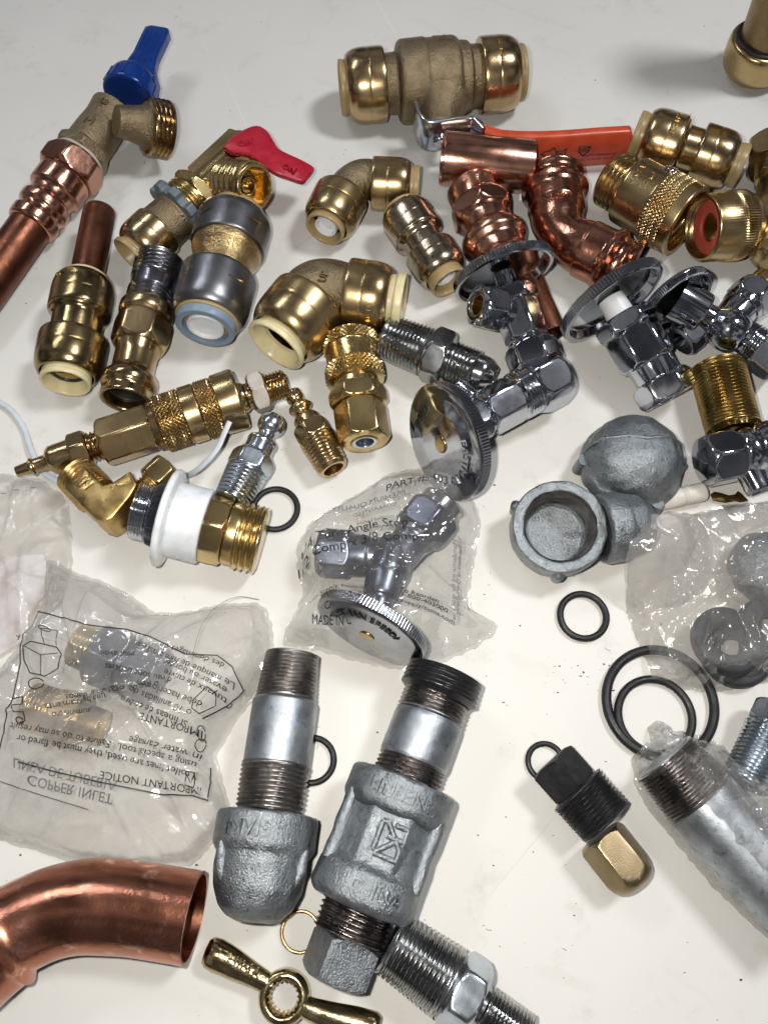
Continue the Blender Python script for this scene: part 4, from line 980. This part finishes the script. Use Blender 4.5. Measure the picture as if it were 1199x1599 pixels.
lettering(T, 'CHINA', 5.4, cylmapf(a, 90, 384, -.2), GAL, 1.6)
b_ = a.pt(306, 76, -.02)
km = cylmap(a, 74, 306, -.15)
mb = MB()
for seg_ in (((-3.6, 5), (4, 5)), ((-3.6, 5), (-3.6, 2)), ((4, 5), (-1, 0)), ((-3.8, 2), (2.6, -5)), ((2.8, -5), (4.4, -5)), ((4.4, -5), (4.4, 4)), ((-4, -1), (-4, -5)), ((-4, -5), (.4, -5)), ((-4, -1), (1.5, -1.2))):
    (x0, y0), (x1, y1) = seg_; mb.tube([km(x0, y0, .3), km((x0+x1)/2, (y0+y1)/2, .4), km(x1, y1, .3)], .95, 10)
mb.build('raised_emblem', GAL, T, None, 60)
rv(T, 'plug_thread', a, Pr().c([(404, 40)], 1).thr(410, 462, 60, 8.6, 5.2, 59).c([(463, 50), (465, 30)], 1), THST)
rv(T, 'plug_head', a, Pr().c([(458, 30), (460, 44)], 1).hex(462, 531, 42, n=4, ph=20, ch=.3), GAL, seg=144)

# ---- large copper street elbow
T = thing('copper_elbow', 'large worn copper street elbow with an open end in the bottom left corner', 'elbow', 140, 1430)
path = spline([P(x, y, z) for x, y, z in ((304, 1433, 14.5), (250, 1424, 14.5), (195, 1416, 14.5), (140, 1414, 14.5), (92, 1422, 15), (50, 1438, 15.5), (8, 1462, 16), (-34, 1496, 16), (-80, 1540, 16))], 8)
n = len(path); rr = [14.2]*n
S_ = [0.0]
for i in range(1, n): S_.append(S_[-1]+(path[i]-path[i-1]).length)
for i, s_ in enumerate(S_):
    u = max(0, min(1, (s_-57)/5)); rr[i] = 14.2+2.0*u*u*(3-2*u)+.35*math.exp(-((s_-30)/9)**2)+1.1*math.exp(-((s_-61)/1.2)**2)
mb = MB().tube(path, rr, 72, caps=False); mb.tube(path, [r-1.1 for r in rr], 72, caps=False)
nn = (n-1)*72; mb.f[-nn:] = [tuple(reversed(f)) for f in mb.f[-nn:]]
base = 0; b2 = n*72
mb.f += [(j, (j+1) % 72, b2+(j+1) % 72, b2+j) for j in range(72)]
mb.build('tube_wall', metal('worn_copper', (.60, .26, .165), (.40, .155, .095), .25, .08, 60, .3, ((150, .05), (1500, .12)), c3=(.74, .42, .32), c3pos=.62), T, None, 60)  # paler blotches colour in both scuffs and textured highlights

# ---- wing key
T = thing('wing_key', 'gold plated two armed key with a grooved ring, at the bottom edge', 'key', 447, 1550)
k = mmpp(P(447, 1552, 6))
mb = MB(); 
w1 = [P(333, 1489, 6), P(350, 1497, 6), P(375, 1511, 6), P(400, 1525, 6), P(425, 1540, 6)]
mb.tube(spline([P(321, 1484, 6)]+w1, 6), [1.0]+[r*k for r in np.interp(np.linspace(0, 1, 30), [0, .1, .25, .5, .75, 1], [19, 23.5, 25, 22.5, 18, 15])], 40, flat=.82)
w2 = [P(468, 1568, 6), P(490, 1578, 6), P(520, 1588, 6), P(552, 1597, 6), P(580, 1606, 6)]
mb.tube(spline(w2+[P(592, 1610, 6)], 6), [r*k for r in np.interp(np.linspace(0, 1, 30), [0, .3, .6, .85, 1], [15, 19, 23, 25, 20])]+[1.0], 40, flat=.82)
mb.build('arm', GOLD, T, None, 60)
a = axd(P(447, 1553, 0), (0, 0, 1), k)
mb = MB().rev(a, Pr().c([(3, 22), (3, 36), (6, 40), (34, 40), (40, 37), (42, 32), (42, 28), (40, 26), (34, 26)], 2), 144, (False, False))
pr = Pr()
for t in (40, 39, 36, 3): pr.rows.append((t, (lambda th, t=t: (24 if t > 38 else 22)+1.6*np.sin(th*18))))
mb.rev(a, pr, 288, (False, False)); mb.rev(a, Pr().c([(37, 26), (39, 24.5)], 1), 144, (False, False)).build('ring', GOLD, T, a, 50)
dch = (P(425, 1540, 6)-P(333, 1489, 6)); an = math.atan2(dch.y, dch.x)
lettering(T, 'CHINA', 5.0, flatmap(373, 1506, 11.2, an), GOLD, 1.6)

# ---- steel adapter bottom
T = thing('steel_adapter', 'plated steel threaded adapter with hexagon running off the bottom edge', 'adapter', 700, 1530)
a = Ax((606, 1468), (812, 1614), 13.5, 13.5)
rv(T, 'threaded_end', a, Pr().c([(0, 34), (0, 42), (3, 47)], 1).thr(4, 118, 50, 8.6, 4.6, 57).c([(120, 50), (126, 48)], 1), STL)
rv(T, 'hex', a, Pr().c([(122, 30)], 1).hex(124, 172, 54, ph=26, ch=.7).c([(172, 36)], 1), ZNC, seg=144)
rv(T, 'tube_end', a, Pr().c([(170, 30), (182, 31)], 1).thr(184, 260, 36, 6.6, 3.6), STL)

# ---- white strap
T_ = [(-30, 618, 2), (0, 628, 2), (22, 645, 2), (38, 670, 2), (50, 705, 3), (66, 735, 3), (85, 748, 1.5), (110, 762, 1), (160, 800, .8), (215, 800, .8), (262, 770, 1), (285, 748, 2), (304, 737, 9), (322, 722, 14), (340, 700, 18), (350, 678, 20), (359, 658, 22)]
sp = spline([P(*q) for q in T_], 8)
o = MB().tube(sp, [1.25]*len(sp), 14, flat=.5).build('tether_strap', STRAP, None, Matrix.Translation(P(22, 645, 0)), 60)
tag(o, 'long thin white plastic strap curling from the left edge under the brass elbow', 'strap')
# ---------------------------------------------------------------- plastic bags and what is in them
def seg_d(x, y, s):
    (x0, y0, x1, y1) = s; dx, dy = x1-x0, y1-y0; L = dx*dx+dy*dy
    u = 0 if L < 1e-9 else max(0, min(1, ((x-x0)*dx+(y-y0)*dy)/L))
    return math.hypot(x-x0-u*dx, y-y0-u*dy)
class Bag:
    def __init__(s, poly, center, blobs, under=(), edge=1.2, amp=1.0, seed=0, sc=.11, smooth=3, ncre=60):
        s.ncre = ncre
        s.poly = [P(x, y, 1.0) for x, y in poly]; s.c = P(center[0], center[1], 1.0); s.seed = seed; s.amp = amp; s.edge = edge; s.sc = sc
        q = s.poly+[s.poly[0]]; out = []
        for i in range(len(q)-1):
            a, b = q[i], q[i+1]; n = max(2, int((b-a).length/1.0))
            out += [a+(b-a)*(k/n) for k in range(n)]
        for _ in range(smooth):
            out = [(out[i-1]+out[i]*2+out[(i+1) % len(out)])/4 for i in range(len(out))]
        s.b = [p+(p-s.c).normalized()*noise.noise(Vector((p.x*.35, p.y*.35, seed)))*.9 for p in out]
        s.blobs = []
        for (x0, y0, x1, y1, z, r, sl) in blobs:
            a, b = P(x0, y0, z*.5), P(x1, y1, z*.5); s.blobs.append(((a.x, a.y, b.x, b.y), z, r, sl))
        s.under = []
        for (x0, y0, x1, y1, z, r) in under:
            a, b = P(x0, y0, 1), P(x1, y1, 1); s.under.append(((a.x, a.y, b.x, b.y), z, r))
        rg = random.Random(seed*7+1); s.cre = []
        for _ in range(s.ncre):
            q = rg.choice(s.b); u = rg.uniform(.05, 1.0); cx = s.c.x+(q.x-s.c.x)*u; cy = s.c.y+(q.y-s.c.y)*u; an = rg.uniform(0, math.pi)
            if rg.random() < .5: an = math.atan2(q.y-s.c.y, q.x-s.c.x)+rg.uniform(-.35, .35)
            s.cre.append((cx, cy, math.cos(an), math.sin(an), rg.uniform(4, 20), rg.choice((1, 1, -1))*rg.uniform(.3, 1.1), rg.uniform(.4, 1.3)))
        for _ in range(s.ncre//9):
            q = rg.choice(s.b); u = rg.uniform(.35, .8); an = math.atan2(q.y-s.c.y, q.x-s.c.x)+rg.uniform(-.5, .5)
            s.cre.append((s.c.x+(q.x-s.c.x)*u, s.c.y+(q.y-s.c.y)*u, math.cos(an), math.sin(an), rg.uniform(14, 34), rg.uniform(1.2, 2.8), rg.uniform(.6, 1.1)))
        s.bx = np.array([p.x for p in s.b]); s.by = np.array([p.y for p in s.b])
    def low(s, x, y):
        h = .25
        for sg, z, r in s.under:
            d = seg_d(x, y, sg); h = max(h, z*max(0, min(1, 1-(d-r)/max(z*.8, 1))))
        return h
    def hi(s, x, y, fe=None):
        if fe is None:
            d = math.sqrt(float(np.min((s.bx-x)**2+(s.by-y)**2))); fe = d
        q = 0.0
        for sg, z, r, sl in s.blobs:
            d = seg_d(x, y, sg); v = z-sl*max(0, d-r)-(0 if d < r else 0)
            if d < r: v = z
            q += math.exp(min(40, max(v, 0)/1.3))-1
        h = 1.3*math.log(1+q)
        h = max(h, s.low(x, y)+s.edge)
        p = Vector((x*s.sc, y*s.sc, s.seed))
        cr = .75*noise.noise(p)+.12*noise.noise(p*4)
        wx = x+.6*noise.noise(p*2.2); wy = y+.6*noise.noise(p*2.2+Vector((9, 4, 1)))
        for (cx, cy, ca, sa, hl, hh, wd) in s.cre:
            u = (wx-cx)*ca+(wy-cy)*sa
            if abs(u) > hl: continue
            v = -(wx-cx)*sa+(wy-cy)*ca; g = 1-(u/hl)**2
            cr += hh*g*math.exp(-abs(v)/(wd*(1.0 if v > 0 else 2.4)))
        cr *= s.amp
        e = min(1, fe/5.0)
        base = s.low(x, y)+.35
        # sink to the rim of the bag over the last millimetres
        ff = max(0, fe-1.6)
        return base+(h-base)*min(1, (ff/ max(3.0, h*.32)))**.7+cr*e*.8+cr*.25*min(1, fe/1.0)
    def build(s, T, mat, M=60):
        n = len(s.b); mt = MB(); c = s.c
        us = [1-(1-i/M)**1.0 for i in range(M+1)]
        top = []; bot = []
        for i, u in enumerate(us[1:]):
            rt = []; rb = []
            for p in s.b:
                q = c+(p-c)*u
                if i == M-1: zt = s.low(q.x, q.y)+.45
                else: zt = s.hi(q.x, q.y)
                rt.append((q.x, q.y, max(zt, s.low(q.x, q.y)+.3))); rb.append((q.x, q.y, s.low(q.x, q.y)))
            top.append(rt); bot.append(rb)
        V = [(c.x, c.y, s.hi(c.x, c.y))]; F = []
        for r in top: V += r
        for j in range(n): F.append((0, 1+j, 1+(j+1) % n))
        for i in range(M-1):
            for j in range(n):
                a = 1+i*n; b = a+n; k = (j+1) % n; F.append((a+j, b+j, b+k, a+k))
        m = MB().add(V, F); A = sum((s.b[i].x-c.x)*(s.b[(i+1) % n].y-c.y)-(s.b[(i+1) % n].x-c.x)*(s.b[i].y-c.y) for i in range(n))
        if A < 0: m.f = [tuple(reversed(f)) for f in m.f]
        m.build('top_film', mat, T, None, 180)
        V = [(c.x, c.y, s.low(c.x, c.y))]; st = list(range(1, M, 2))+[M-1]
        st = sorted(set(st)); F = []
        for i in st: V += bot[i]
        for j in range(n): F.append((0, 1+(j+1) % n, 1+j))
        for i in range(len(st)-1):
            for j in range(n):
                a = 1+i*n; b = a+n; k = (j+1) % n; F.append((a+j, a+k, b+k, b+j))
        m = MB().add(V, F)
        if A < 0: m.f = [tuple(reversed(f)) for f in m.f]
        m.build('bottom_film', mat, T, None, 180)
    def map(s, px, py, ang, bend=0.0, lift=.22):
        o = P(px, py, s.hi(*P(px, py, 8)[:2])); ca, sa = math.cos(ang), math.sin(ang)
        def f(x, y, z):
            y2 = y+bend*x*x; X = o.x+x*ca-y2*sa; Y = o.y+x*sa+y2*ca
            return Vector((X, Y, s.hi(X, Y)+lift+z))
        return f
    def line(s, mb, pts, r=.16, closed=False, lift=.2):
        q = []
        for (x, y) in pts: q.append(P(x, y, s.hi(*P(x, y, 6)[:2])))
        if closed: q.append(q[0])
        out = []
        for i in range(len(q)-1):
            n = max(2, int((q[i+1]-q[i]).length/1.2))
            for k in range(n):
                p = q[i]+(q[i+1]-q[i])*(k/n); out.append(Vector((p.x, p.y, s.hi(p.x, p.y)+lift)))
        p = q[-1]; out.append(Vector((p.x, p.y, s.hi(p.x, p.y)+lift)))
        mb.tube(out, r, 6)
def printed(T, bag, lines, mat=None):
    for ln in lines:
        body, px, py, deg, size = ln[:5]; bend = ln[5] if len(ln) > 5 else 0; mir = ln[6] if len(ln) > 6 else False
        lettering(T, body, size, bag.map(px, py, R(deg), bend), mat or INK, .05, mir, 'printed_lettering')
INKG = plastic('faded_ink', (.16, .16, .16), .6)

# ---- angle stop in the middle bag
T = thing('angle_stop', 'chrome angle stop with milled wheel lying inside the lettered clear bag', 'valve', 600, 900)
a = Ax((614, 858), (578, 992), 15, 20)
mb = MB().rev(a, Pr().c([(-20, 6), (-14, 26), (0, 34), (40, 36), (48, 33), (80, 30), (84, 25), (112, 22), (126, 22)], 6), 96)
e1 = Ax((618, 872), (496, 862), 15, 12); e2 = Ax((612, 880), (704, 770), 15, 15)
mb.rev(e1, Pr().c([(0, 28), (40, 30), (44, 33), (70, 34), (72, 28)], 3)); mb.rev(e2, Pr().c([(0, 30), (44, 32), (50, 36), (62, 36)], 3)).build('valve_body', SATC, T, a)
rv(T, 'side_nut', e1, Pr().c([(66, 24)], 1).hex(68, 120, 34, ph=12, ch=.7), SATC)
rv(T, 'outlet_nut', e2, Pr().c([(56, 30)], 1).hex(60, 104, 42, ph=16, ch=.8), SATC)
rv(T, 'nut_end', e2, Pr().c([(104, 30), (104, 36), (124, 35), (128, 28), (128, 2)], 2), STL)
wh_ax = axd(P(576, 988, 20.5), (-.40, -.80, .12))
wheel(T, wh_ax, 0, 92, th=17, N=110, mat=metal('satin_chrome', (.42, .43, .46), (.32, .33, .36), .22, .06, 120, .3, ((900, .03),)))
rv(T, 'screw', wh_ax, Pr().c([(4, 12), (6, 13), (8, 12), (9, 2)], 1), BRG)
ringtext(T, wh_ax, 'EASTMAN SPEEDI', 4.2, 60, R(15), INK, 4.4, .5)
midbag = Bag([(600, 744), (640, 737), (690, 742), (728, 758), (742, 785), (752, 812), (744, 860), (734, 920), (736, 950), (752, 962), (778, 972), (776, 986), (745, 1010), (690, 1036), (620, 1046), (560, 1034), (500, 1016), (440, 1008), (443, 985), (462, 955), (474, 925), (462, 890), (464, 850), (486, 812), (540, 780)], (612, 890),
    [(505, 862, 610, 872, 22, 9, .6), (615, 870, 705, 772, 27, 10, .7), (610, 880, 580, 985, 25, 8, .7), (525, 958, 625, 1000, 43, 3, 1.3)], amp=1.0, seed=3, sc=.10)
T = thing('clear_bag', 'clear crinkled plastic bag printed with part number, wrapped round a chrome angle stop', 'bag', 605, 900)
midbag.build(T, FILM)
printed(T, midbag, [('PART #: 40315', 660, 757, -1, 4.6, -.006), ('1/4 Turn Angle Stop', 548, 830, 8, 5.2, -.004), ('1/2 Comp x 3/8 Comp', 552, 848, 7, 5.2, -.004),
    ('To Reorder:', 655, 931, -10, 3.0), ('1-800-403000', 662, 944, -12, 3.2), ('supply/tions.com', 668, 958, -12, 3.0),
    ('HD Supply, Fontana', 525, 926, 8, 2.5), ('CA 92337 USA', 540, 937, 6, 2.5), ('MADE IN CHINA', 530, 951, -8, 3.0)])
printed(T, midbag, [('PREMIUM QUALITY', 575, 790, 8, 3.4, 0, True), ('GUARANTEED', 585, 799, 8, 2.6, 0, True), ('have it installed before', 600, 812, 6, 2.3, 0, True), ('completed by licensed', 615, 821, 4, 2.3, 0, True),
    ('Manufactured for quality use', 708, 910, 88, 2.6, 0, True), ('In the event of Over tightening', 716, 905, 86, 2.3, 0, True), ('plumbing code', 640, 985, -15, 2.3, 0, True)], INKG)

# ---- left printed bag with two compression fittings
CG2 = 'compression fittings in the printed bag'
T = thing('compression_fitting', 'brass and chrome compression fitting in the printed bag, the farther of the two', 'fitting', 175, 1025, CG2)
a = Ax((120, 1005), (268, 1068), 13, 14)
rv(T, 'brass_nut', a, Pr().c([(0, 16), (2, 34)], 1).thr(4, 34, 36, 6, 2.4).c([(36, 34)], 1), BRY)
rv(T, 'body', a, Pr().c([(30, 30)], 1).hex(36, 86, 46, ph=10, ch=.7).c([(86, 34), (92, 34)], 1).hex(94, 140, 42, ph=25, ch=.7), SATC, seg=144)
T = thing('compression_fitting', 'brass compression fitting in the printed bag, the nearer and more hidden one', 'fitting', 95, 1120, CG2)
a = Ax((42, 1100), (170, 1140), 13, 13)
rv(T, 'brass_nut', a, Pr().c([(0, 16), (2, 30), (8, 34)], 2).thr(8, 46, 38, 6, 2.4).c([(48, 36)], 1), BRY)
rv(T, 'body', a, Pr().c([(44, 30)], 1).hex(48, 90, 40, ph=10, ch=.7).c([(90, 30), (124, 28), (126, 10)], 1), BRG, seg=144)
leftbag = Bag([(72, 872), (92, 878), (115, 893), (150, 903), (185, 918), (215, 936), (243, 957), (275, 956), (310, 950), (345, 942), (400, 940), (417, 950), (426, 975), (428, 1044), (400, 1092), (374, 1118), (338, 1180), (352, 1232), (364, 1280), (322, 1330), (300, 1352), (200, 1362), (118, 1350), (60, 1330), (0, 1312), (-60, 1300), (-70, 1080), (0, 1052), (38, 1010), (66, 960), (76, 900)], (190, 1120),
    [(120, 1005, 270, 1068, 26, 10, .5), (45, 1100, 170, 1140, 24, 9, .5), (300, 980, 370, 1100, 9, 6, .5), (200, 1200, 260, 1330, 8, 10, .5)], amp=1.0, seed=11, sc=.05, ncre=130)
T = thing('printed_bag', 'large milky plastic bag with upside down black printing, at the left edge', 'bag', 200, 1130)
leftbag.build(T, FILMM, 80)
printed(T, leftbag, [('IMPORTANT NOTICE', 236, 1222, 172, 3.5), ('If toilet lines are used, they must be flared or', 160, 1177, 169, 3.4, .0003), ('using a special tool.  Failure to do so may result', 156, 1159, 169, 3.3, .0003), ('in water damage', 252, 1165, 168, 3.5),
    ('IMPORTANTE', 262, 1128, 166, 3.4), ('Si lineas de cobre', 240, 1110, 160, 3.4), ('o 10 anilladas de', 250, 1094, 160, 3.4), ('debe hacerlo con', 262, 1080, 162, 3.4), ('una herramienta', 120, 1096, 190, 3.2), ('o puede ocasionar danos', 175, 1078, 188, 3.2), ('suministro', 110, 1112, 186, 3.2),
    ('tuyaux de cuivre', 300, 1066, 158, 3.2), ("d'eau sont utilisees", 215, 1050, 168, 3.2), ('evaser ou border', 300, 1050, 158, 3.2), ('Le manque de faire ainsi', 295, 1038, 160, 3.2), ('des dommages de', 300, 1022, 164, 3.2), ("l'eau", 225, 1010, 160, 3.2), ('peut avoir', 185, 1022, 176, 3.2)])
printed(T, leftbag, [('COPPER INLET', 110, 1232, 168, 4.6, 0, True), ('LINEA DE TUBERIA', 100, 1208, 168, 4.4, 0, True)], INKG)
mb = MB()
leftbag.line(mb, [(68, 967), (130, 974), (200, 984), (240, 998), (290, 1022), (340, 1024), (362, 1040), (377, 1074)], .22)
leftbag.line(mb, [(68, 967), (50, 1000), (38, 1040), (20, 1100), (5, 1150), (2, 1170)], .22)
leftbag.line(mb, [(30, 1190), (90, 1206), (160, 1222), (255, 1241), (300, 1242), (325, 1250), (328, 1222), (331, 1200)], .26)
leftbag.line(mb, [(377, 1074), (350, 1095), (312, 1118)], .30); leftbag.line(mb, [(0, 1220), (60, 1240), (138, 1264)], .14)
# little line drawing of a nut and tube
leftbag.line(mb, [(58, 1008), (88, 1010), (97, 1022), (92, 1044), (74, 1058), (50, 1052), (44, 1034), (50, 1016)], .2, True)
leftbag.line(mb, [(50, 1016), (70, 1026), (92, 1020)], .15); leftbag.line(mb, [(70, 1026), (68, 1056)], .15)
leftbag.line(mb, [(72, 1006), (75, 988), (92, 986), (88, 1008)], .15)
leftbag.line(mb, [(78+5*math.cos(q/2), 987+3*math.sin(q/2)) for q in range(13)], .15)
leftbag.line(mb, [(58+14*math.cos(q/2.5), 1068+8*math.sin(q/2.5)) for q in range(16)], .2)
leftbag.line(mb, [(20, 1092), (36, 1088), (38, 1100), (22, 1102), (24, 1112), (38, 1112), (36, 1124), (26, 1126)], .22)
leftbag.line(mb, [(28+6*math.cos(q/2), 1124+5*math.sin(q/2)) for q in range(13)], .22)
leftbag.line(mb, [(300, 1092), (322, 1070), (334, 1080), (330, 1096), (308, 1112), (298, 1104)], .2, True)
leftbag.line(mb, [(354+5*math.cos(q/2), 1097+4*math.sin(q/2)) for q in range(13)], .2)
leftbag.line(mb, [(290, 1204), (304, 1206), (302, 1230), (289, 1226)], .2, True); leftbag.line(mb, [(291, 1210), (296, 1222), (302, 1212)], .16)
leftbag.line(mb, [(308+9*math.cos(q/2), 1160+11*math.sin(q/2)) for q in range(13)], .2); leftbag.line(mb, [(308+5*math.cos(q/2), 1140+12*math.sin(q/2)) for q in range(13)], .18)
mb.build('printed_drawing', INK, T, None, 60)

# ---- label bag at the left edge
T = thing('label_bag', 'dusty flat plastic bag with a smudged white paper insert, cut by the left edge', 'bag', 40, 860)
lb = Bag([(-70, 742), (0, 738), (42, 741), (72, 752), (97, 772), (108, 790), (112, 815), (113, 890), (100, 935), (70, 975), (30, 1010), (-10, 1034), (-70, 1050)], (10, 880), [(-60, 760, 60, 770, 3, 5, .3), (-50, 930, 60, 900, 3.5, 10, .2)], amp=.7, seed=23, sc=.05, edge=.9)
lb.build(T, FILMD, 30)
pp = [(-70, 874), (20, 872), (70, 866), (74, 880), (72, 930), (46, 962), (40, 1000), (30, 1004), (-10, 1028), (-70, 1044)]
mb = MB(); out = []
c = P(-10, 950, 1); Mx = 20; bnd = []
for i in range(len(pp)):
    p, q = P(*pp[i], 1), P(*pp[(i+1) % len(pp)], 1)
    for k in range(8): bnd.append(p+(q-p)*k/8)
V = []; F = []; n = len(bnd)
for i in range(Mx+1):
    for p in bnd:
        q = c+(p-c)*max(.001, i/Mx); V.append((q.x, q.y, max(.7, lb.hi(q.x, q.y)*.55)))
for i in range(Mx):
    for j in range(n):
        a_ = i*n; b_2 = a_+n; k_ = (j+1) % n; F.append((a_+j, a_+k_, b_2+k_, b_2+j))
m = MB().add(V, F); m.add([(x, y, z-.3) for x, y, z in V], [tuple(reversed(f)) for f in F]); m.build('paper_insert', PAP, T, None, 180)
mb = MB(); lb.line(mb, [(26, 992), (31, 996), (28, 1000), (33, 991)], .25, lift=-.6); mb.build('stamped_mark', metal('brown_stamp', (.10, .03, .02), (.08, .03, .02), .8, metallic=0), T)
mb = MB()
for x, y, l in ((2, 771, 8), (22, 766, 9), (48, 762, 9)): lb.line(mb, [(x, y), (x+l, y-1)], .12)
mb.build('stitch_marks', INKG, T)

# ---- right grey bag: cap and washers
T = thing('pipe_cap', 'dull grey iron cap showing through the grey bag at the right edge', 'pipe cap', 1170, 900)
a = axd(P(1182, 905, 0), (.2, .25, 1), .26)
mb = MB().rev(a, Pr().c([(6, 20), (6, 52), (14, 58), (44, 58), (66, 44), (76, 20), (77, 2)], 6)); o = mb.build('cap_body', GAL, T, a, 60); lumpy(o, .4, .25, 15)
WG = 'black rubber washers inside the grey bag'
for i, (x, y, z, dz, lab) in enumerate(((1134, 1002, 10.5, (.10, .12, 1), 'thick black rubber washer in the grey bag, whole and nearest its lower edge'), (1148, 1020, 3.6, (-.03, .02, 1), 'thick black rubber washer in the grey bag, lying flat beneath the whole one'), (1204, 985, 8, (.2, .1, 1), 'thick black rubber washer in the grey bag, cut by the right edge'))):
    c = P(x, y, z); a = axd(c, dz, .265)
    o = MB().rev(a, Pr().c([(-10, 22), (-12, 30), (-12, 46), (-8, 50), (8, 50), (12, 46), (12, 28), (8, 22), (-10, 22)], 3), 96, (False, False)).build('rubber_washer', RUBW, None, a.M())
    tag(o, lab, 'washer', WG)
rb = Bag([(968, 838), (1000, 838), (1036, 826), (1060, 812), (1090, 800), (1130, 788), (1199, 782), (1262, 780), (1262, 1066), (1199, 1066), (1150, 1076), (1108, 1082), (1070, 1076), (1038, 1070), (1012, 1058), (1006, 1032), (998, 1010), (984, 968), (966, 928), (956, 904), (962, 850)], (1110, 930),
    [(1182, 900, 1182, 895, 23, 10, .45), (1137, 1008, 1140, 1000, 18, 15, .6), (1190, 1000, 1200, 990, 17, 12, .45), (970, 868, 1000, 865, 26, 4, 1.6)],
    under=[(1012, 1045, 1060, 1050, 3.2, 3), (950, 862, 1015, 858, 24, 6)], amp=1.1, seed=31, sc=.06, ncre=110)
T = thing('grey_bag', 'greyish crumpled plastic bag of black washers, overlapping two iron caps and two rings', 'bag', 1100, 930)
rb.build(T, FILMR, 66)

# ---- pipe in sleeve
T = thing('steel_pipe', 'thick galvanised pipe with browned threaded end inside a clear sleeve', 'pipe', 1120, 1280)
a = Ax((1034, 1182), (1262, 1440), 15.5, 15.5)
rv(T, 'pipe', a, Pr().c([(0, 40), (0, 48), (88, 54), (92, 61), (360, 62)], 2), GALP)
rv(T, 'thread_band', a, Pr().c([(2, 50)], 1).thr(3, 92, 55, 6.6, 3.0, 61).c([(93, 56)]), THST)
sb = Bag([(985, 1184), (1000, 1166), (1012, 1158), (1008, 1138), (1014, 1128), (1030, 1124), (1044, 1132), (1042, 1144), (1062, 1142), (1092, 1148), (1120, 1158), (1150, 1182), (1185, 1216), (1230, 1262), (1290, 1320), (1330, 1480), (1262, 1520), (1180, 1450), (1110, 1382), (1060, 1322), (1010, 1262), (990, 1222)], (1100, 1265),
    [(1045, 1195, 1262, 1440, 33, 6, 1.0)], under=[(1000, 1165, 1050, 1150, 3.2, 3)], amp=1.25, seed=44, sc=.10, ncre=150)
T = thing('clear_sleeve', 'clear crinkled plastic sleeve torn open around the thick galvanised pipe', 'plastic sleeve', 1090, 1250)
sb.build(T, film('clear_sleeve_film', .24, (.98, .98, .98), .06, 120, 1.0, 3.4), 66)

q = spline([P(404, 936, 7), P(372, 932, 11), P(340, 946, 13), P(318, 972, 13), P(306, 1004, 13), P(300, 1040, 11), P(306, 1066, 12)], 10)
o = MB().tube(q, .13, 6).build('thread', plastic('grey_thread', (.22, .20, .18), .5), None, Matrix.Translation(P(340, 946, 9)))
tag(o, 'fine loose thread curving over the upper right of the printed bag', 'thread')
